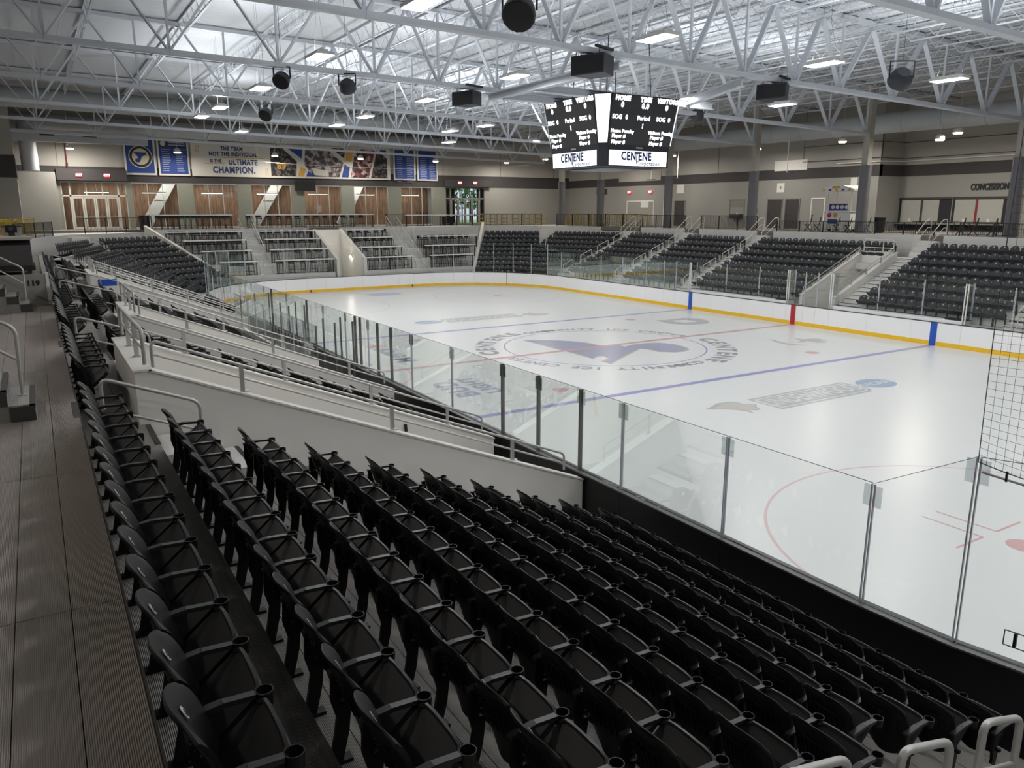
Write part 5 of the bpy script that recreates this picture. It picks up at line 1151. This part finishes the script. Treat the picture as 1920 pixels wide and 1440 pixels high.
# ------------------------------------------------------------ scoreboard
sb = thing('scoreboard', 'four-sided hanging scoreboard with dark screens and white sponsor panels', 'scoreboard')
cx, cy = .2, -.2
def octo(h, c, z): return [(cx-h, cy+h-c, z), (cx-h, cy-h+c, z), (cx-h+c, cy-h, z), (cx+h-c, cy-h, z), (cx+h, cy-h+c, z), (cx+h, cy+h-c, z), (cx+h-c, cy+h, z), (cx-h+c, cy+h, z)]
lv_ = [(1.9, .25, 7.84), (1.93, .27, 8.52), (1.95, .28, 8.7), (2.3, .52, 10.6)]
O = [octo(*l) for l in lv_]
FRB = mat('scoreboard_frame', (36, 38, 46), .4); SCR = mat('led_screen', (62, 62, 64), .35); WHITE = emis('led_white', (248, 250, 255), 1.5); ADW = emis('ad_panel', (250, 252, 255), 1.15); TXW = emis('led_text', (255, 255, 255), 2.4)
core = MB(); n0 = 0
for o in O: core.v += o
for l in range(3):
    for k in range(8): core.f.append((l*8+k, l*8+(k+1) % 8, (l+1)*8+(k+1) % 8, (l+1)*8+k))
core.f += [tuple(range(7, -1, -1)), tuple(range(24, 32))]
part('scoreboard_body', core, FRB, sb); part('bottom_panel', MB().box(cx-1.3, cx+1.3, cy-1.3, cy+1.3, 7.78, 7.84), mat('sb_under', (120, 120, 124), .5), sb)
def facequad(k, la, lb, u0, u1, v0, v1, d):
    """point fn on face k between levels"""
    a, b, c, e = (Vector(O[la][k]), Vector(O[la][(k+1) % 8]), Vector(O[lb][(k+1) % 8]), Vector(O[lb][k]))
    nrm = (b-a).cross(e-a).normalized(); ctr = Vector((cx, cy, a.z))
    if nrm.dot((a+b)/2-ctr) < 0: nrm = -nrm
    def P(u, v): return (a*(1-u)+b*u)*(1-v)+(e*(1-u)+c*u)*v+nrm*d
    return P, [P(u0, v0), P(u1, v0), P(u1, v1), P(u0, v1)], nrm
def thin(q, n, t=.01):
    mb = MB(); mb.v = [tuple(p-n*t) for p in q]+[tuple(p) for p in q]; mb.f = [(3, 2, 1, 0), (4, 5, 6, 7)]+[(i, (i+1) % 4, 4+(i+1) % 4, 4+i) for i in range(4)]; return mb
for k in (0, 2, 4, 6):
    P, q, n = facequad(k, 2, 3, .01, .99, .0, .985, .012); s = part('led_screen', thin(q, n), SCR, sb)
    Xd = (P(1, .5)-P(0, .5)).normalized(); Ud = n.cross(Xd).normalized()
    if Ud.z < 0: Ud = -Ud
    if Xd.cross(Ud).dot(n) < 0: Xd = -Xd; fl = True
    else: fl = False
    def tx(t, sz, u, v, b=.006, al='CENTER'):
        p = P(1-u if fl else u, v)+n*.012; lettering(t, sz, p, Xd, Ud, TXW, s, b, .002, al)
    for t, u, d in (('HOME', .16, '0'), ('TIME', .5, '0.0'), ('VISITORS', .83, '0')): tx(t, .25, u, .92, .014); tx(d, .28, u, .79, .012)
    for t, u in (('SOG', .1), ('0', .24), ('SOG', .77), ('0', .9)): tx(t, .24, u, .55)
    tx('Period', .24, .5, .55); tx('1', .26, .5, .39)
    for u, t in ((.2, 'Home Penalty'), (.8, 'Visitors Penalty')): tx(t, .19, u, .27, .008); tx('Player #', .19, u-.05, .17, .008); tx('Player #', .19, u-.05, .05, .008)
    P, q, n = facequad(k, 0, 1, .03, .97, .06, .94, .012); s = part('sponsor_panel', thin(q, n), ADW, sb)
    Xd = (P(1, .5)-P(0, .5)).normalized(); Ud = Vector((0, 0, 1))
    fl = Xd.cross(Ud).dot(n) < 0
    if fl: Xd = -Xd
    nv = mat('logo_navy', (24, 48, 92), .5); gy = mat('logo_grey', (104, 106, 112), .5)
    def pt_(u, v): return P(1-u if fl else u, v)+n*.012
    lettering('CEN', .46, pt_(.335, .6), Xd, Ud, nv, s, .02, .002, sx=.82); lettering('T', .64, pt_(.47, .5), Xd, Ud, nv, s, .015, .002, sx=.7); lettering('ENE', .46, pt_(.6, .6), Xd, Ud, nv, s, .02, .002, sx=.82); lettering('Corporation', .24, pt_(.66, .2), Xd, Ud, gy, s, .004, .002)
    P, q, n = facequad(k, 1, 2, .4, .6, .2, .8, .012); lettering('trevco', .12, P(.5, .5)+n*.004, Xd, Ud, CAPM, sb, .003, .001)
for k in (1, 3, 5, 7):
    P, q, n = facequad(k, 2, 3, .06, .94, .03, .985, .012); part('white_wedge', thin(q, n), WHITE, sb)
for dx in (-1.2, 1.2):
    for dy in (-1.2, 1.2): part('hoist_cable', MB().tube([(cx+dx, cy+dy, 10.58), (cx+dx*.9, cy+dy*.9, 13.0)], .02, 5), BLK, sb); part('hoist_bracket', MB().box(cx+dx-.15, cx+dx+.15, cy+dy-.06, cy+dy+.06, 10.6, 10.72), BLKM, sb)

# ------------------------------------------------------------ loudspeakers
def box_speaker(x, y, z, a, label, w=1.15, h=.55, d=.75):
    th = thing('speaker_array', label, 'loudspeaker', T(x, y, z, a))
    part('cabinet', MB().prism([(-w/2, -d/2), (w/2, -d/2), (w/2*.7, d/2), (-w/2*.7, d/2)], 'z', -h/2, h/2), mat('speaker_grey', (52, 54, 60), .6), th)
    part('grille', MB().box(-w/2+.05, w/2-.05, -d/2-.015, -d/2, -h/2+.05, h/2-.05), BLK, th)
    for s in (-.35, .35): b = part('hanging_bar', MB().box(s-.05, s+.05, -.5, .5, h/2+.18, h/2+.25), BLK, th); part('suspension_rod', MB().box(s-.01, s+.01, -.3, -.28, h/2, h/2+.18), BLK, b)
box_speaker(-6.2, 5.6, 10.62, math.radians(200), 'dark box loudspeaker above the left of the scoreboard', 1.25, .6, .9)
box_speaker(2.4, 5.6, 10.6, math.radians(200), 'dark box loudspeaker hung left of the scoreboard'); box_speaker(-6.2, -3.0, 10.45, math.radians(200), 'dark box loudspeaker right of the scoreboard')
def round_speaker(x, y, z, yaw, label, s=.48):
    th = thing('drum_speaker', label, 'loudspeaker', T(x, y, z, yaw)); ca = math.radians(-40)
    d = Vector((math.cos(ca), 0, math.sin(ca)))
    part('cabinet', MB().tube([tuple(-d*s*.6), tuple(-d*s*.3), tuple(d*s*.5), tuple(d*s*.6)], [s*.55, s*.85, s, s*.95], 14), mat('speaker_grey', (52, 54, 60), .6), th, True)
    part('grille', MB().tube([tuple(d*s*.6), tuple(d*s*.63)], s*.88, 14), BLK, th); part('yoke', MB().bar((0, -s, 0), (0, -s, s*1.3), .04, .04).bar((0, s, 0), (0, s, s*1.3), .04, .04).bar((0, -s, s*1.3), (0, s, s*1.3), .04, .04).bar((0, 0, s*1.3), (0, 0, 3.0), .012, .012), BLK, th)
round_speaker(-10.4, 11.1, 10.75, 2.4, 'dark drum loudspeaker at the top centre beside a lamp', .42); round_speaker(2.4, 13.3, 10.75, 2.4, 'dark drum loudspeaker under a truss, left of a pair', .32); round_speaker(2.2, 10.9, 10.7, -.6, 'dark drum loudspeaker under a truss, right of a pair', .32)
round_speaker(-8.6, -7.2, 11.0, -.6, 'dark drum loudspeaker at the upper right beside a lamp', .45); round_speaker(13.0, 11.2, 10.75, 2.4, 'dark drum loudspeaker above the slogan mural', .34); round_speaker(2.4, -7.5, 10.8, -.6, 'dark drum loudspeaker right of the scoreboard', .34)

# ------------------------------------------------------------ concourse furniture on the far side
def folding_chair(x, y, a, label):
    th = thing('folding_chair', label, 'chair', T(x, y, CZ, a), 'folding chairs on the far concourse')
    fr = MB()
    for s in (-.21, .21): fr.tube([(s, .22, 0), (s, -.1, .45), (s, -.2, .95)], .02, 6).tube([(s*.9, -.25, 0), (s*.9, .2, .45)], .02, 6)
    for y_, z in ((.2, .05), (-.22, .06), (-.13, .2)): fr.bar((-.2, y_, z), (.2, y_, z), .02, .02)
    part('frame', fr, BLKM, th); part('seat', MB().prism([(-.2, -.15), (.2, -.15), (.21, .24), (-.21, .24)], 'z', .43, .46), BLK, th)
    part('backrest', MB().prism([(-.21, .68), (.21, .68), (.21, .86), (.12, .93), (-.12, .93), (-.21, .86)], 'y', -.2, -.17), BLK, th)
fc = [(6.95, -22.6, 'leftmost of the two beside the cart'), (6.25, -22.6, 'second of the two beside the cart'), (4.8, -22.6, 'at the left of the table before the cart'), (3.95, -22.6, 'second at the table before the cart'), (3.1, -22.6, 'before the round column'), (2.5, -22.4, 'right of the round column beside the bin'), (-3.1, -22.7, 'left chair below the concession lettering'), (-3.8, -22.7, 'middle chair below the concession lettering'), (-4.8, -22.7, 'right chair below the concession lettering')]
for x, y, l in fc: folding_chair(x, y, -1.0, 'black folding chair, '+l)
def ftable(x0, x1, y, label):
    th = thing('folding_table', label, 'table'); part('tabletop', MB().box(x0, x1, y-.38, y+.38, CZ+.7, CZ+.74), BLK, th)
    for x in (x0+.2, x1-.2):
        for s in (-.28, .28): part('leg', MB().box(x-.015, x+.015, y+s-.015, y+s+.015, CZ, CZ+.7), BLKM, th)
ftable(3.0, 4.9, -22.2, 'low black folding table before the snack cart'); ftable(-5.6, -3.4, -22.3, 'black folding table below the concession lettering'); ftable(-2.7, -.4, -22.8, 'black folding table before the left serving window')
cart = thing('snack_cart', 'white snack cart with scalloped canopy and menu panels', 'cart')
cxa, cxb, cyy = 4.65, 6.5, -24.2
wt = mat('cart_white', (226, 226, 220), .5)
part('cart_body', MB().box(cxa, cxb, cyy-.5, cyy+.5, CZ+.15, CZ+1.25), wt, cart); part('counter_top', MB().box(cxa-.1, cxb+.1, cyy-.55, cyy+.6, CZ+1.25, CZ+1.3), CAPM, cart)
part('menu_panel', MB().box(cxa+.45, cxb-.05, cyy+.2, cyy+.25, CZ+1.35, CZ+1.8), NAVY, cart)
for k in range(4): part('menu_picture', MB().tube([(cxb-.35-.34*k, cyy+.26, CZ+1.58), (cxb-.35-.34*k, cyy+.27, CZ+1.58)], .13, 12), BW, cart)
for x in (cxa+.05, cxb-.05):
    for y in (cyy-.45, cyy+.45): part('canopy_post', MB().box(x-.02, x+.02, y-.02, y+.02, CZ+1.3, CZ+2.65), CAPM, cart)
part('canopy', MB().prism([(cxa-.35, CZ+2.6), (cxb+.35, CZ+2.6), (cxb+.3, CZ+2.72), (cxb-.5, CZ+2.95), (cxa+.5, CZ+2.95), (cxa-.3, CZ+2.72)], 'y', cyy-.8, cyy+.8), wt, cart)
for k in range(5): part('canopy_stripe', MB().box(cxa-.1+.48*k, cxa+.1+.48*k, cyy+.8, cyy+.81, CZ+2.62, CZ+2.74), (GOLD, NAVY)[k % 2], cart)
part('canopy_badge', MB().box(cxa+.7, cxa+1.3, cyy+.8, cyy+.81, CZ+2.76, CZ+2.92), GOLD, cart)
for x, m in ((cxb-.3, mat('cart_red', (190, 40, 80), .5)), (cxb-.75, GOLD)): part('cart_badge', MB().tube([(x, cyy+.5, CZ+1.05), (x, cyy+.51, CZ+1.05)], .17, 10), m, cart)
part('cart_badge', MB().box(cxb-.9, cxb-.2, cyy+.5, cyy+.51, CZ+.5, CZ+.8), NAVY, cart)
for x in (cxa+.3, cxb-.3):
    for y in (cyy-.4, cyy+.4): part('wheel', MB().tube([(x-.03, y, CZ+.09), (x+.03, y, CZ+.09)], .09, 12), BLK, cart)
bn = thing('waste_bin', 'tall black waste bin right of the folding chairs', 'bin'); part('bin_body', MB().tube([(1.98, -22.9, CZ), (1.98, -22.9, CZ+.9)], [.27, .32], 18), BLK, bn, True); part('rim', MB().tube([(1.98, -22.9, CZ+.9), (1.98, -22.9, CZ+.95)], .34, 18), BLKM, bn)
# yellow stacked furniture behind fences
YEL = mat('yellow_frame', (196, 172, 60), .5); TAN = mat('wood_top', (176, 140, 96), .6)
def yel_stack(x, y, z, label, n):
    th = thing('stacked_tables', label, 'furniture', T(x, y, z, random.uniform(-.3, .3)), 'yellow framed furniture stored on the concourse')
    for s in (-.35, .35):
        for q in (-.35, .35): part('leg', MB().box(s-.02, s+.02, q-.02, q+.02, 0, 1.05), YEL, th)
    for z_ in (.3, 1.0): part('frame_ring', MB().box(-.37, .37, -.37, -.33, z_, z_+.04).box(-.37, .37, .33, .37, z_, z_+.04).box(-.37, -.33, -.37, .37, z_, z_+.04).box(.33, .37, -.37, .37, z_, z_+.04), YEL, th)
    part('tabletop', MB().box(-.4, .4, -.4, .4, 1.05, 1.09), TAN if n % 2 else YEL, th)
    part('shelf', MB().box(-.33, .33, -.33, .33, .62, .66), TAN, th)
for i in range(9): yel_stack(24.2+i*.98, -23.0+i*.26, CZ, 'yellow framed table in storage, %s from the right behind the far corner fence' % ORD[i], i)
for i in range(6): yel_stack(35.4+i*.5, -20.0+i*.95, CZ, 'yellow framed table in storage, %s from the right beside the far end doors' % ORD[i], i)
for i in range(8): yel_stack(26.5+i*1.15, 23.3-i*.2, 4.5, 'yellow framed table in storage, %s from the left behind the near corner fence' % ORD[i], i)
for i in range(3):
    th = thing('storage_crate', 'plywood crate on the near corner concourse, %s from the left' % ORD[i], 'crate'); x = 31+i*1.4
    part('crate_body', MB().box(x, x+1.25, 22.9, 23.9, 4.5, 5.35), TAN, th); part('crate_lid', MB().box(x-.02, x+1.27, 22.88, 23.92, 5.35, 5.4), YEL, th)
for i in range(5):
    th = thing('stanchion', 'dark queue stanchion, %s from the left before the sixth window' % ORD[i], 'stanchion'); y = -8.9-.32*i
    part('post', MB().tube([(39.3, y, CZ), (39.3, y, CZ+1.25)], .03, 8), BLK, th); part('foot', MB().tube([(39.3, y, CZ), (39.3, y, CZ+.03)], .16, 12), BLK, th)
wk2 = thing('weight_bench', 'low black rack standing before the right entrance doors', 'rack')
part('rack_frame', MB().box(39.2, 39.9, -12.6, -12.5, CZ, CZ+.8).box(39.2, 39.9, -11.8, -11.7, CZ, CZ+.8), BLK, wk2)
for z in (.25, .5, .75): part('rack_shelf', MB().box(39.2, 39.9, -12.6, -11.7, CZ+z, CZ+z+.06), BLK, wk2)
tb = thing('waste_bin', 'black waste bin beside the left concourse counter', 'bin'); part('bin_body', MB().tube([(37.9, 14.4, 4.6), (37.9, 14.4, 5.7)], [.34, .4], 16), BLK, tb, True); part('rim', MB().tube([(37.9, 14.4, 5.7), (37.9, 14.4, 5.75)], .42, 16), BLKM, tb)
df = thing('drinking_fountain', 'grey drinking fountain beside the glazed door on the right wall', 'fountain'); part('basin', MB().box(17.5, 18.6, RY+.03, RY+.45, 5.4, 5.75), BLKM, df); part('spout', MB().box(17.9, 18.0, RY+.2, RY+.3, 5.75, 5.85), CAPM, df)
# door hardware plate on the near board (latch shown at the lower right) and broom at the tunnel
lt = thing('board_latch', 'small metal latch plate with frame on the near glass at the lower right', 'latch')
_a = math.radians(101.5); _c = Vector((-HX+CR+(CR+.085)*math.cos(_a), HY-CR+(CR+.085)*math.sin(_a), 1.38)); _t = Vector((-math.sin(_a), math.cos(_a), 0))
for k in (-1, 1): part('latch_frame', MB().bar(_c+_t*.11*k-Vector((0, 0, .09)), _c+_t*.11*k+Vector((0, 0, .09)), .01, .01), BLKM, lt)
for k in (-1, 1): part('latch_frame', MB().bar(_c-_t*.11+Vector((0, 0, .09*k)), _c+_t*.11+Vector((0, 0, .09*k)), .01, .01), BLKM, lt)
part('latch_bolt', MB().bar(_c-Vector((0, 0, .08)), _c+Vector((0, 0, .08)), .03, .03), BLK, lt)
bt = thing('broom', 'yellow and black broom handle leaning inside the nearest stair opening', 'broom'); part('handle', MB().tube([(-13.05, 15.5, 1.2), (-12.95, 15.5, 1.55)], .03, 8), mat('broom_yellow', (214, 160, 50), .5), bt); part('grip', MB().tube([(-12.95, 15.5, 1.55), (-12.92, 15.5, 1.7)], .032, 8), BLK, bt)
# ------------------------------------------------------------ protective netting at the right
nt_ = thing('protective_net', 'dark square-mesh safety net hanging over the end glass at the right', 'net')
def netp(u, v):     # u metres along the corner arc from the tall post, v height
    lean = -.004*v
    a = math.radians(97.5)+(u+lean*(1 if u < 99 else 0))/CR
    rr = CR+.1+.05*math.sin(u*3+v); return Vector((-HX+CR+rr*math.cos(a), HY-CR+rr*math.sin(a), 3.33+v-.12*math.sin(min(1, u/2.5)*PI)*(1 if v < .3 else max(0, 1-v))))
cell = .085; nv_, nu_ = 80, 36; mb = MB()
for i in range(nu_+1):
    for j in range(nv_):
        a, b = netp(i*cell, j*cell), netp(i*cell, (j+1)*cell); mb.bar(a, b, 0.003, 0.003, (1, 0, 0))
for j in range(nv_+1):
    for i in range(nu_):
        a, b = netp(i*cell, j*cell), netp((i+1)*cell, j*cell); mb.bar(a, b, 0.003, 0.003)
part('net_mesh', mb, BLKM, nt_, kind='stuff')
part('border_rope', MB().tube([netp(i*cell*2, 0) for i in range(18)], .006, 6), BLKM, nt_, True); part('border_rope', MB().tube([netp(0, j*cell*4) for j in range(20)], .005, 6), BLKM, nt_, True)
part('net_bar', MB().tube([netp(.05, -.1), netp(1.2, -.12), netp(2.6, -.12)], .014, 8), RAIL, nt_, True)
for u in (.3, 1.2, 2.2): part('net_clip', MB().bar(netp(u, -.1), netp(u, .02), .02, .02), BLKM, nt_)
